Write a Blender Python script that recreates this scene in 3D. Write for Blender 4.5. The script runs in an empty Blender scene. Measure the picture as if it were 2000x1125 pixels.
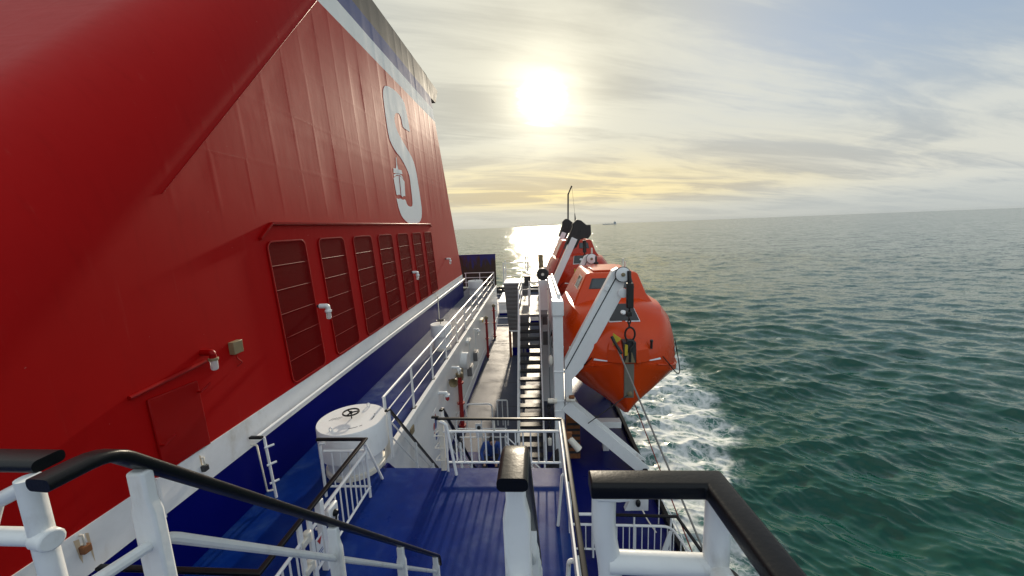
import bpy, bmesh, math, random
import numpy as np
from mathutils import Vector, Matrix, Quaternion
S = bpy.context.scene
COL = S.collection
R = math.radians
rnd = random.Random(7)

# ------------------------------------------------------------------ camera
cam = bpy.data.cameras.new('camera'); camo = bpy.data.objects.new('camera', cam); COL.objects.link(camo)
cam.sensor_width = 36; cam.lens = 13.5; cam.clip_start = 0.05; cam.clip_end = 60000
_r = ((0.99713, -0.02684, -0.07087), (0.06567, -0.16033, 0.98488), (-0.03779, -0.98670, -0.15811))
_u = np.array([0.03964, 1, 119.9/750]); _u = -_u/np.linalg.norm(_u)
_d = np.array([(1045-1000)/750, (447-.03964*(1045-890)-562.5)/750, 1]); _d /= np.linalg.norm(_d)
_d -= _u*(_d@_u); _d /= np.linalg.norm(_d)
_x = np.cross(_d, _u); _x = _x if _x[0] > 0 else -_x
_M = np.array([_x, _d, _u])
camo.matrix_world = Matrix([[_M[i][0], -_M[i][1], -_M[i][2], 0] for i in range(3)] + [[0, 0, 0, 1]])
S.camera = camo
S.render.resolution_x, S.render.resolution_y = 1024, 576

# ------------------------------------------------------------------ light
SUN = Vector((0.0265, 0.956, 0.292)).normalized()
SUN_EL, SUN_AZ = math.asin(SUN.z), math.atan2(SUN.x, SUN.y)
sl = bpy.data.lights.new('sun', 'SUN'); sl.energy = 3.4; sl.angle = R(2.2); sl.color = (1, .86, .66)
so = bpy.data.objects.new('sun', sl); COL.objects.link(so)
so.rotation_euler = (-SUN).to_track_quat('-Z', 'Y').to_euler()
S.view_settings.view_transform = 'Standard'; S.view_settings.look = 'None'
S.view_settings.exposure = 0.25; S.view_settings.gamma = 1
S.cycles.use_denoising = True
S.cycles.max_bounces = 6; S.cycles.diffuse_bounces = 3; S.cycles.glossy_bounces = 3
S.cycles.volume_bounces = 0; S.cycles.sample_clamp_indirect = 6
SEA = -22.0

class NT:
    def __init__(s, tree): s.t = tree; s.n = tree.nodes; s.l = tree.links
    def node(s, typ, ins=None, **kw):
        n = s.n.new(typ)
        for k, v in kw.items(): setattr(n, k, v)
        for k, v in (ins or {}).items(): s.set(n.inputs[k], v)
        return n
    def set(s, sock, v):
        if isinstance(v, bpy.types.NodeSocket): s.l.new(v, sock)
        elif isinstance(v, (tuple, list)) and len(v) == 3 and sock.type == 'RGBA': sock.default_value = (*v, 1)
        else: sock.default_value = v
    def m(s, op, a, b=None, c=None, clamp=False):
        n = s.node('ShaderNodeMath', operation=op, use_clamp=clamp)
        s.set(n.inputs[0], a)
        if b is not None: s.set(n.inputs[1], b)
        if c is not None: s.set(n.inputs[2], c)
        return n.outputs[0]
    def v(s, op, a, b=None, scale=None):
        n = s.node('ShaderNodeVectorMath', operation=op); s.set(n.inputs[0], a)
        if b is not None: s.set(n.inputs[1], b)
        if scale is not None: s.set(n.inputs['Scale'], scale)
        return n.outputs['Value'] if op in ('DOT_PRODUCT', 'LENGTH') else n.outputs[0]
    def mix(s, f, a, b, bt='MIX'):
        n = s.node('ShaderNodeMix', data_type='RGBA', blend_type=bt)
        s.set(n.inputs[0], f); s.set(n.inputs[6], a); s.set(n.inputs[7], b); return n.outputs[2]
    def ss(s, x, a, b):  # smoothstep a..b -> 0..1
        n = s.node('ShaderNodeMapRange', interpolation_type='SMOOTHSTEP')
        s.set(n.inputs[0], x); n.inputs[1].default_value = a; n.inputs[2].default_value = b
        return n.outputs[0]
    def noise(s, vec, scale, detail=4, rough=.55, dist=0, out=0):
        n = s.node('ShaderNodeTexNoise'); s.set(n.inputs['Vector'], vec)
        n.inputs['Scale'].default_value = scale; n.inputs['Detail'].default_value = detail
        n.inputs['Roughness'].default_value = rough; n.inputs['Distortion'].default_value = dist
        return n.outputs[out]
    def sep(s, vec):
        n = s.node('ShaderNodeSeparateXYZ'); s.set(n.inputs[0], vec); return n.outputs
    def comb(s, x, y, z):
        n = s.node('ShaderNodeCombineXYZ')
        for i, q in enumerate((x, y, z)): s.set(n.inputs[i], q)
        return n.outputs[0]

def make_world():
    w = bpy.data.worlds.new('World'); S.world = w; w.use_nodes = True
    w.node_tree.nodes.clear(); n = NT(w.node_tree)
    D = n.node('ShaderNodeTexCoord').outputs['Generated']
    dx, dy, dz = n.sep(D)
    sky = n.node('ShaderNodeTexSky', sky_type='NISHITA', sun_disc=False, sun_elevation=SUN_EL, sun_rotation=SUN_AZ,
                 air_density=1.0, dust_density=1.5, ozone_density=1.2)
    skyc = n.v('SCALE', sky.outputs[0], scale=1.0)
    skyc = n.mix(1.0, skyc, (9, 9, 9), 'DARKEN')
    # a veil of streaky high cloud on a plane far overhead
    zz = n.m('ADD', n.m('MAXIMUM', dz, 0.0), 0.10)
    px, py = n.m('DIVIDE', dx, zz), n.m('DIVIDE', dy, zz)
    P = n.comb(n.m('ADD', n.m('MULTIPLY', px, .42), n.m('MULTIPLY', py, .30)), n.m('SUBTRACT', n.m('MULTIPLY', py, 1.15), n.m('MULTIPLY', px, .45)), 0.0)
    c1 = n.noise(P, 1.1, 8, .58, .6)
    c2 = n.noise(n.v('MULTIPLY', P, (.55, 1.5, 1)), 3.0, 8, .62, 1.4)
    c3 = n.noise(n.v('ADD', P, (7.3, 1.1, 0)), .55, 3, .5, .3)
    cl = n.m('ADD', n.m('MULTIPLY', c1, .55), n.m('ADD', n.m('MULTIPLY', c2, .25), n.m('MULTIPLY', c3, .35)))
    ct = n.ss(cl, .46, .64)
    dot = n.m('MAXIMUM', n.v('DOT_PRODUCT', D, tuple(SUN)), 0.0)
    near = n.m('POWER', dot, 7.0)
    near2 = n.m('POWER', dot, 40.0)
    dark = n.mix(near, (4.0, 4.4, 4.6), (4.9, 4.75, 4.0))
    lite = n.mix(near, (5.7, 5.9, 5.6), (6.6, 6.4, 5.3))
    cloud = n.mix(ct, dark, lite)
    # opening to blue on the side away from the sun
    side = n.m('MULTIPLY', n.ss(dx, .12, .62), n.ss(dz, .08, .34))
    open_ = n.m('MULTIPLY', n.m('MULTIPLY', n.m('SUBTRACT', 1.0, n.ss(cl, .46, .74)), .9), side, clamp=True)
    cover = n.m('SUBTRACT', 1.0, n.m('MULTIPLY', open_, .9))
    blue = n.mix(.6, skyc, (2.7, 3.6, 4.9))
    col = n.mix(cover, blue, cloud)
    # warm band low down beneath the sun, pale haze on the horizon
    low = n.m('SUBTRACT', 1.0, n.ss(dz, 0.0, .22))
    band = n.m('MULTIPLY', n.m('MULTIPLY', low, n.ss(dz, .015, .08)), near)
    col = n.mix(n.m('MULTIPLY', band, 1.35, clamp=True), col, n.mix(n.ss(c1, .42, .58), (6.0, 4.9, 2.9), (9.6, 7.7, 3.5)))
    hz = n.m('SUBTRACT', 1.0, n.ss(dz, -.01, .075))
    col = n.mix(n.m('MULTIPLY', hz, .8), col, n.mix(near, (4.0, 4.35, 4.3), (5.9, 5.4, 4.2)))
    # the sun seen through the veil
    ang = n.m('ARCCOSINE', n.m('MINIMUM', dot, 1.0))
    wob = n.m('ADD', ang, n.m('MULTIPLY', n.m('SUBTRACT', c2, .5), .07))
    disc = n.m('SUBTRACT', 1.0, n.ss(wob, R(.5), R(4.0)))
    halo = n.m('POWER', dot, 220.0)
    halo2 = n.m('POWER', dot, 28.0)
    col = n.mix(1.0, col, n.v('SCALE', (1.0, .93, .70), scale=n.m('MULTIPLY', halo, 6.0)), 'ADD')
    col = n.mix(1.0, col, n.v('SCALE', (1.0, .80, .42), scale=n.m('MULTIPLY', halo2, .7)), 'ADD')
    col = n.mix(1.0, col, n.v('SCALE', (1.0, .95, .82), scale=n.m('MULTIPLY', n.m('POWER', disc, 2.0), 60.0)), 'ADD')
    # unseen half of the sky, brightened and blued to fill viewer-facing whites
    back = n.ss(dy, .25, -.6)
    col = n.mix(n.m('MULTIPLY', back, .8), col, n.mix(ct, (5.2, 6.6, 7.8), (7.4, 8.2, 8.8)))
    bg = n.node('ShaderNodeBackground', {'Color': col, 'Strength': 0.10})
    out = n.node('ShaderNodeOutputWorld'); n.l.new(bg.outputs[0], out.inputs[0])
make_world()

# ------------------------------------------------------------------ materials
def new_mat(name):
    m = bpy.data.materials.new(name); m.use_nodes = True; m.node_tree.nodes.clear(); n = NT(m.node_tree)
    return m, n
def finish(n, **ins):
    b = n.node('ShaderNodeBsdfPrincipled')
    for k, v in ins.items(): n.set(b.inputs[k.replace('_', ' ')], v)
    o = n.node('ShaderNodeOutputMaterial'); n.l.new(b.outputs[0], o.inputs[0]); return b
def bump(n, h, strength=.3, dist=.01):
    return n.node('ShaderNodeBump', {'Height': h, 'Strength': strength, 'Distance': dist}).outputs[0]
def paint(name, col, rough=.4, var=.12, grime=None, gamt=.0, gscale=2.5, metal=0, bscale=40, bamt=.12, rvar=.12, rust=0, spec=.5):
    m, n = new_mat(name)
    P = n.node('ShaderNodeTexCoord').outputs['Object']
    a = n.noise(P, 1.7, 5, .6); b = n.noise(P, 9, 4, .6)
    k = n.m('ADD', 1-var, n.m('MULTIPLY', n.m('ADD', a, b), var))
    c = n.v('SCALE', n.node('ShaderNodeRGB').outputs[0], scale=k)
    n.n[-1]; 
    for q in n.n:
        if q.type == 'RGB': q.outputs[0].default_value = (*col, 1)
    if grime:
        g = n.ss(n.noise(n.v('MULTIPLY', P, (1, 1, .35)), gscale, 7, .65, .4), .62-gamt*.3, .85-gamt*.2)
        c = n.mix(n.m('MULTIPLY', g, min(1, .4+gamt)), c, grime)
    if rust:
        g = n.ss(n.noise(n.v('MULTIPLY', P, (1, 1, .5)), 5.5, 6, .7, .2), .72-rust*.15, .80-rust*.1)
        c = n.mix(g, c, n.mix(b, (.16, .055, .02), (.34, .16, .06)))
    rr = n.m('ADD', rough-rvar, n.m('MULTIPLY', a, rvar*2), clamp=True)
    kw = {}
    if bamt: kw['Normal'] = bump(n, n.noise(P, bscale, 3, .5), bamt, .004)
    finish(n, Base_Color=c, Roughness=rr, Metallic=metal, Specular_IOR_Level=spec, **kw)
    return m

M = {}
M['white'] = paint('white ship paint', (.80, .81, .80), .42, .10, (.42, .38, .30), .12, 2.2, rust=.08)
M['skirt'] = paint('stained white skirt paint', (.78, .78, .77), .42, .12, (.46, .40, .30), .35, 1.4, rust=.35)
M['white_thick'] = paint('thick white paint on rails', (.70, .72, .72), .36, .16, (.40, .38, .33), .3, 9, bscale=20, bamt=.55, rust=.2)
M['white_aged'] = paint('yellowed white paint', (.74, .70, .60), .45, .15, (.35, .24, .12), .25, 4, rust=.25)
M['grey'] = paint('grey paint', (.17, .165, .165), .55, .12)
M['dark'] = paint('dark steel', (.03, .03, .032), .5, .2)
M['black'] = paint('black handrail coating', (.006, .0065, .008), .34, .2, bscale=120, bamt=.10, rvar=.08, spec=.2)
M['blackhead'] = paint('black greasy paint', (.012, .011, .010), .45, .3)
M['redpipe'] = paint('dark red pipe paint', (.30, .015, .015), .4, .2)
M['rust'] = paint('rust', (.26, .10, .035), .8, .4, (.09, .03, .015), .5, 8)
M['rustfilm'] = paint('thin rust stain', (.56, .44, .30), .6, .3)
M['brass'] = paint('brown fitting', (.22, .17, .09), .5, .3)
M['orange'] = paint('orange boat shell', (.57, .048, .003), .26, .07, (.32, .03, .006), .05, 1.2, bscale=3, bamt=.10, rvar=.06, spec=.35)
M['rope'] = paint('grey rope', (.22, .21, .19), .8, .2)
M['redrope'] = paint('red wire', (.22, .03, .02), .6, .2)
M['greyboat'] = paint('grey chafing plate', (.16, .15, .12), .6, .25)
M['hatch'] = paint('dark hatch panel', (.02, .024, .03), .3, .2)
M['yellow'] = paint('yellow tag', (.55, .40, .03), .5, .2)
M['reflector'] = paint('reflective tape', (.75, .77, .80), .3, .05)
M['skin'] = paint('skin', (.42, .24, .16), .5, .05)
M['hair'] = paint('dark hair', (.012, .010, .009), .6, .2)
M['bluecloth'] = paint('blue jacket cloth', (.015, .05, .22), .8, .15)
M['darkcloth'] = paint('dark trouser cloth', (.02, .022, .03), .85, .15)
M['tarp'] = paint('black cover', (.012, .012, .014), .6, .2)
M['signred'] = paint('sign red', (.45, .04, .04), .5, .05)
M['signblue'] = paint('sign blue', (.05, .09, .28), .5, .05)
M['hazed_grey'] = paint('hazed ship paint', (.34, .36, .38), .6, .1)  # paled so distance haze sits in the ship's own colour
m, n = new_mat('lamp glass'); finish(n, Base_Color=(.85, .86, .84), Roughness=.12, Transmission_Weight=.55, IOR=1.45); M['glass'] = m
m, n = new_mat('dark window glass'); finish(n, Base_Color=(.012, .02, .025), Roughness=.05, Specular_IOR_Level=.8); M['window'] = m

def red_casing():
    m, n = new_mat('red funnel paint'); P = n.node('ShaderNodeTexCoord').outputs['Object']
    a = n.noise(P, .9, 5, .6); b = n.noise(n.v('MULTIPLY', P, (1, 3, .5)), 3.0, 5, .6)
    c = n.mix(a, (.34, .0006, .0008), (.40, .001, .001))
    c = n.mix(n.m('MULTIPLY', n.ss(b, .5, .8), .35), c, (.27, .001, .001))
    st_ = n.ss(n.noise(n.v('MULTIPLY', P, (2, 5, .28)), 1.6, 6, .7), .60, .80)
    c = n.mix(n.m('MULTIPLY', st_, .30), c, (.40, .055, .045))
    ru = n.ss(n.noise(n.v('MULTIPLY', P, (2, 7, .35)), 1.3, 5, .7), .70, .80)
    c = n.mix(n.m('MULTIPLY', ru, .45), c, (.12, .012, .006))
    chip = n.ss(n.noise(P, 14, 2, .5), .78, .80)
    c = n.mix(n.m('MULTIPLY', chip, .6), c, (.5, .2, .18))
    xx, yy, zz = n.sep(P)
    u, v = n.m('DIVIDE', n.m('ADD', yy, 14.65), .85), n.m('DIVIDE', n.m('ADD', zz, n.m('MULTIPLY', n.noise(P, .5, 1), .12)), 1.22)
    cell = n.node('ShaderNodeTexWhiteNoise', {'Vector': n.comb(n.m('FLOOR', u), n.m('FLOOR', v), 0.0)}, noise_dimensions='3D').outputs[0]
    fu, fv = n.m('SUBTRACT', n.m('FRACT', u), .5), n.m('SUBTRACT', n.m('FRACT', v), .5)
    eu, ev = n.ss(n.m('ABSOLUTE', fu), .40, .5), n.ss(n.m('ABSOLUTE', fv), .43, .5)
    pil = n.m('MULTIPLY', n.m('MAXIMUM', eu, n.m('MULTIPLY', ev, .7)), n.m('ADD', .35, n.m('MULTIPLY', cell, .9)))
    gu, gv = n.m('SUBTRACT', n.m('FRACT', n.m('DIVIDE', xx, 1.1)), .5), n.m('SUBTRACT', n.m('FRACT', n.m('DIVIDE', n.m('ADD', yy, zz), 1.7)), .5)
    fp = n.m('MULTIPLY', n.m('MAXIMUM', n.ss(n.m('ABSOLUTE', gu), .42, .5), n.ss(n.m('ABSOLUTE', gv), .44, .5)), n.m('SUBTRACT', 1.0, n.ss(xx, 1.0, 1.4)))
    up = n.ss(zz, 4.85, 5.3)
    h = n.m('ADD', n.m('ADD', n.m('MULTIPLY', n.noise(n.v('MULTIPLY', P, (1, 1.3, 1)), 1.5, 3, .5), .5), n.m('MULTIPLY', n.m('ADD', n.m('MULTIPLY', pil, up), fp), .35)), n.m('MULTIPLY', n.noise(P, 60, 2, .5), .02))
    finish(n, Base_Color=c, Roughness=n.m('ADD', .50, n.m('MULTIPLY', b, .14)), Normal=bump(n, h, .22, .012), Specular_IOR_Level=.10, Sheen_Weight=.11, Sheen_Roughness=.35, Sheen_Tint=(1, .92, .88, 1))
    return m
M['red'] = red_casing()
M['redflat'] = paint('red fitting paint', (.27, .001, .001), .40, .1, spec=.15)
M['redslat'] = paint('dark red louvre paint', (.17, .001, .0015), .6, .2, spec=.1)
M['shade_tone'] = paint('dark void', (.10, .001, .001), .9, .1, spec=.05)
M['bandwhite'] = paint('white funnel band', (.74, .77, .77), .7, .08, (.4, .4, .38), .1, 1.5, bscale=2, bamt=.2, spec=.2)
M['bandblue'] = paint('blue funnel band', (.035, .07, .22), .65, .1, bscale=2, bamt=.2, spec=.25)
M['bandblack'] = paint('sooty black funnel band', (.035, .033, .030), .58, .3, (.10, .085, .06), .3, 2, bscale=2, bamt=.2)
M['bluewall'] = paint('blue wall paint', (.001, .003, .125), .34, .12, bscale=3, bamt=.08, spec=.10)

def deck_mat(name, base, worn, scale=.8, amt=.5, rough=.30, joints=0, spec=.2, far_glare=None):
    m, n = new_mat(name); P = n.node('ShaderNodeNewGeometry').outputs['Position']
    a = n.noise(P, scale, 8, .65, .3); b = n.noise(P, scale*5, 6, .7, .5); g = n.noise(P, 70, 2, .5)
    k = n.v('SCALE', base, scale=n.m('ADD', .7, n.m('MULTIPLY', b, .6)))
    w = n.m('MULTIPLY', n.ss(n.m('ADD', n.m('MULTIPLY', a, .75), n.m('MULTIPLY', b, .25)), .53-.1*amt, .70), amt)
    c = n.mix(w, k, worn)
    sp = n.ss(n.noise(P, 11, 3, .6), .74, .78)
    c = n.mix(n.m('MULTIPLY', sp, .5*amt), c, tuple(min(.5, q*1.7+.02) for q in worn))
    if joints:
        y = n.sep(P)[1]; fr = n.m('ABSOLUTE', n.m('SUBTRACT', n.m('FRACT', n.m('DIVIDE', y, joints)), .5))
        c = n.mix(n.ss(fr, .492, .496), c, (.012, .012, .016))
    if far_glare:  # pale glare of the far ledge put into the deck colour
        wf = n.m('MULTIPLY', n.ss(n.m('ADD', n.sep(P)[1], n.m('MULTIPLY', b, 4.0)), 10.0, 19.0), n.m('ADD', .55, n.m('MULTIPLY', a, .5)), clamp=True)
        c = n.mix(wf, c, far_glare)
    rr = n.m('ADD', rough-.14, n.m('ADD', n.m('MULTIPLY', a, .32), n.m('MULTIPLY', w, .2)), clamp=True)
    finish(n, Base_Color=c, Roughness=rr, Normal=bump(n, n.m('ADD', g, n.m('MULTIPLY', b, .6)), .25, .006), Specular_IOR_Level=spec)
    return m
M['bluedeck'] = deck_mat('blue deck paint', (.0002, .015, .135), (.012, .046, .165), .8, .9, .30, spec=.11, far_glare=(.22, .22, .225))
M['navydeck'] = deck_mat('navy deck paint', (.001, .006, .105), (.030, .036, .085), .6, .6, .30)
M['greydeck'] = deck_mat('worn grey walkway paint', (.035, .046, .085), (.095, .10, .115), .9, .8, .46, joints=2.6, spec=.22)

def water_mat():
    m, n = new_mat('sea water'); P = n.node('ShaderNodeNewGeometry').outputs['Position']
    N = n.node('ShaderNodeNewGeometry').outputs['Normal']
    foam = n.node('ShaderNodeAttribute', attribute_name='foam').outputs['Fac']
    P2 = n.v('MULTIPLY', P, (1, 1, 0))
    Pw = n.v('MULTIPLY', P2, (.6, 1.15, 0))
    def slope(vec, sc, k, det):
        q = n.noise(vec, sc, det, .6, .4, out=1)
        q = n.v('SUBTRACT', q, (.5, .5, .5)); q = n.v('MULTIPLY', q, (1, 1, 0)); return n.v('SCALE', q, scale=k)
    s = n.v('ADD', n.v('ADD', slope(Pw, .11, .20, 2), slope(Pw, .33, .30, 2)), n.v('ADD', slope(Pw, .9, .36, 3), slope(Pw, 2.8, .30, 3)))
    far = n.m('ADD', .9, n.m('MULTIPLY', n.ss(n.v('LENGTH', P2), 40, 420), 1.5))
    Nn = n.v('NORMALIZE', n.v('ADD', N, n.v('SCALE', s, scale=far)))
    big = n.noise(P2, .03, 4, .55)
    deep = n.mix(big, (.0015, .044, .030), (.003, .064, .042))
    # lace of foam: thin walls of distorted cells plus torn patches
    dn = n.v('SCALE', n.v('SUBTRACT', n.noise(P2, .55, 4, .6, out=1), (.5, .5, .5)), scale=2.6)
    vo = n.node('ShaderNodeTexVoronoi', {'Vector': n.v('ADD', P2, dn), 'Scale': .42}, feature='DISTANCE_TO_EDGE').outputs[0]
    vo2 = n.node('ShaderNodeTexVoronoi', {'Vector': n.v('ADD', P2, dn), 'Scale': 1.1}, feature='DISTANCE_TO_EDGE').outputs[0]
    lace = n.m('MAXIMUM', n.m('SUBTRACT', 1.0, n.ss(vo, .0, .22)), n.m('MULTIPLY', n.m('SUBTRACT', 1.0, n.ss(vo2, .0, .14)), .7))
    tear = n.noise(P2, .38, 8, .68, .8)
    dense = n.ss(n.m('ADD', tear, n.m('MULTIPLY', foam, .26)), .68, .84)
    cov = n.m('MAXIMUM', n.m('MULTIPLY', lace, n.ss(n.m('ADD', foam, n.m('MULTIPLY', n.m('SUBTRACT', tear, .5), 1.4)), .25, .75)),
              n.m('MULTIPLY', dense, n.ss(foam, .2, .7)))
    cov = n.m('MULTIPLY', cov, n.ss(foam, .02, .25), clamp=True)
    col = n.mix(n.m('MULTIPLY', n.ss(foam, .1, .9), .55), deep, (.09, .21, .19))
    col = n.mix(cov, col, (.60, .63, .62))
    rough = n.m('ADD', .09, n.m('MULTIPLY', cov, .6))
    finish(n, Base_Color=col, Roughness=rough, IOR=1.34, Specular_IOR_Level=.55, Normal=Nn)
    return m
M['water'] = water_mat()

# ------------------------------------------------------------------ helpers
ROOTLOC = {}
def tag(o, label=None, cat=None, group=None, kind=None):
    for k, v in (('label', label), ('category', cat), ('group', group), ('kind', kind)):
        if v: o[k] = v
    return o
def thing(name, label, cat, loc, group=None):
    o = bpy.data.objects.new(name, None); COL.objects.link(o); o.location = loc; o.empty_display_size = .2
    ROOTLOC[o.name] = Vector(loc); return tag(o, label, cat, group)
def rootloc(o):
    return ROOTLOC.get(o.name, Vector((0, 0, 0)))
def V(*a): return Vector(a)

class MB:
    def __init__(s): s.v = []; s.f = []
    def add(s, vs, fs):
        b = len(s.v); s.v += [Vector(p) for p in vs]; s.f += [tuple(i+b for i in f) for f in fs]; return s
    def box(s, x0, x1, y0, y1, z0, z1):
        return s.add([(x, y, z) for x in (x0, x1) for y in (y0, y1) for z in (z0, z1)],
                     [(0, 1, 3, 2), (4, 6, 7, 5), (0, 4, 5, 1), (2, 3, 7, 6), (0, 2, 6, 4), (1, 5, 7, 3)])
    def obox(s, c, sz, q=None):
        q = q or Quaternion(); c = Vector(c)
        vs = [c + q @ Vector((x*sz[0]/2, y*sz[1]/2, z*sz[2]/2)) for x in (-1, 1) for y in (-1, 1) for z in (-1, 1)]
        return s.add(vs, [(0, 1, 3, 2), (4, 6, 7, 5), (0, 4, 5, 1), (2, 3, 7, 6), (0, 2, 6, 4), (1, 5, 7, 3)])
    def sweep(s, prof, path, up=(0, 0, 1), caps=True, closed=False):
        path = [Vector(p) for p in path]; n = len(path); rings = []
        for i, p in enumerate(path):
            if closed: d0 = (p-path[i-1]).normalized(); d1 = (path[(i+1) % n]-p).normalized()
            else:
                d0 = (p-path[i-1]).normalized() if i else (path[1]-p).normalized()
                d1 = (path[i+1]-p).normalized() if i < n-1 else d0
            t = (d0+d1); t = t.normalized() if t.length > 1e-6 else d0
            u = Vector(up); 
            if abs(d0.normalized().dot(u.normalized())) > .985: u = Vector((0, 1, 0)) if abs(d0.y) < .9 else Vector((1, 0, 0))
            side = d0.cross(u).normalized(); upv = side.cross(d0).normalized()
            ring = []
            for a, b in prof:
                q = side*a + upv*b
                k = q.dot(t)/max(.25, d0.dot(t)) if d0.dot(t) else 0
                ring.append(p + q - d0*k)
            rings.append(ring)
        return s.loft(rings, caps=caps and not closed, wrap=closed)
    def loft(s, rings, caps=True, wrap=False):
        m = len(rings[0]); b = len(s.v)
        for r in rings: s.v += [Vector(p) for p in r]
        k = len(rings)
        for i in range(k if wrap else k-1):
            for j in range(m):
                A = b+i*m+j; B = b+i*m+(j+1) % m; C = b+((i+1) % k)*m+(j+1) % m; D_ = b+((i+1) % k)*m+j
                s.f.append((A, B, C, D_))
        if caps: s.f.append(tuple(b+j for j in range(m))[::-1]); s.f.append(tuple(b+(k-1)*m+j for j in range(m)))
        return s
    def tube(s, path, r, n=10, caps=True, up=(0, 0, 1)):
        return s.sweep([(r*math.cos(2*math.pi*i/n), r*math.sin(2*math.pi*i/n)) for i in range(n)], path, up, caps)
    def cone(s, p0, p1, r0, r1, n=20):
        p0, p1 = Vector(p0), Vector(p1); d = (p1-p0).normalized()
        u = d.orthogonal().normalized(); w = d.cross(u)
        return s.loft([[p+(u*math.cos(2*math.pi*i/n)+w*math.sin(2*math.pi*i/n))*r for i in range(n)] for p, r in ((p0, r0), (p1, r1))])
    def lathe(s, prof, c, axis=(0, 0, 1), n=32):
        c = Vector(c); d = Vector(axis).normalized(); u = d.orthogonal().normalized(); w = d.cross(u)
        return s.loft([[c+d*h+(u*math.cos(2*math.pi*i/n)+w*math.sin(2*math.pi*i/n))*max(r, 1e-4) for i in range(n)] for r, h in prof])
    def prism(s, poly, y0, y1, plane='xz'):
        n = len(poly)
        f = {'xz': lambda a, b, h: (a, h, b), 'yz': lambda a, b, h: (h, a, b), 'xy': lambda a, b, h: (a, b, h)}[plane]
        return s.add([f(a, b, y0) for a, b in poly]+[f(a, b, y1) for a, b in poly],
                     [tuple(range(n))[::-1], tuple(range(n, 2*n))]+[(i, (i+1) % n, n+(i+1) % n, n+i) for i in range(n)])
    def sphere(s, c, r, nu=14, nv=9, sc=(1, 1, 1)):
        return s.loft([[Vector(c)+Vector((sc[0]*r*math.sin(a)*math.cos(b), sc[1]*r*math.sin(a)*math.sin(b), -sc[2]*r*math.cos(a)))
                        for b in [2*math.pi*i/nu for i in range(nu)]] for a in [max(.02, min(math.pi-.02, math.pi*j/nv)) for j in range(nv+1)]])
    def build(s, name, mat, parent=None, bevel=0, smooth=35, loc=None, seg=2, recalc=True):
        me = bpy.data.meshes.new(name)
        off = Vector(loc) if loc is not None else (rootloc(parent) if parent else Vector((0, 0, 0)))
        me.from_pydata([tuple(p-off) for p in s.v], [], s.f); me.validate()
        if recalc:
            bm = bmesh.new(); bm.from_mesh(me); bmesh.ops.recalc_face_normals(bm, faces=bm.faces); bm.to_mesh(me); bm.free()
        me.materials.append(M[mat] if isinstance(mat, str) else mat)
        if smooth: me.shade_smooth(); me.set_sharp_from_angle(angle=R(smooth))
        o = bpy.data.objects.new(name, me); COL.objects.link(o)
        if parent: o.parent = parent; ROOTLOC[o.name] = off
        else: o.location = off; ROOTLOC[o.name] = off
        if bevel:
            b = o.modifiers.new('bevel', 'BEVEL'); b.width = bevel; b.segments = seg; b.limit_method = 'ANGLE'; b.angle_limit = R(40)
        return o
def solo(mb, name, mat, label, cat, loc, group=None, **k):
    return tag(mb.build(name, mat, None, loc=loc, **k), label, cat, group)
def struct(mb, name, mat, **k): return tag(mb.build(name, mat, **k), kind='structure')
def copy_thing(root, d, label, group=None):
    def cp(o, par):
        c = o.copy(); COL.objects.link(c); c.parent = par; ROOTLOC[c.name] = ROOTLOC.get(o.name, Vector()) 
        for ch in [x for x in bpy.data.objects if x.parent == o]: cp(ch, c)
        return c
    r = cp(root, None); r.location = root.location + Vector(d); r['label'] = label
    if group: r['group'] = group
    return r
def rrect(w, h, r, k=3):
    out = []
    for cx, cy, a0 in ((w/2-r, h/2-r, 0), (-w/2+r, h/2-r, 90), (-w/2+r, -h/2+r, 180), (w/2-r, -h/2+r, 270)):
        for i in range(k+1):
            a = R(a0+90*i/k); out.append((cx+r*math.cos(a), cy+r*math.sin(a)))
    return out
RAIL = rrect(.068, .032, .012)      # section of the thick black handrail
RAIL_S = rrect(.07, .04, .012)
def arc_path(pts, r=.08, k=5):      # polyline with rounded corners
    pts = [Vector(p) for p in pts]; out = [pts[0]]
    for i in range(1, len(pts)-1):
        a, b, c = pts[i-1], pts[i], pts[i+1]; rr = min(r, (a-b).length*.45, (c-b).length*.45)
        p0 = b+(a-b).normalized()*rr; p1 = b+(c-b).normalized()*rr
        for j in range(k+1):
            t = j/k; out.append(p0*(1-t)**2+b*2*t*(1-t)+p1*t*t)
    out.append(pts[-1]); return out

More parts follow.
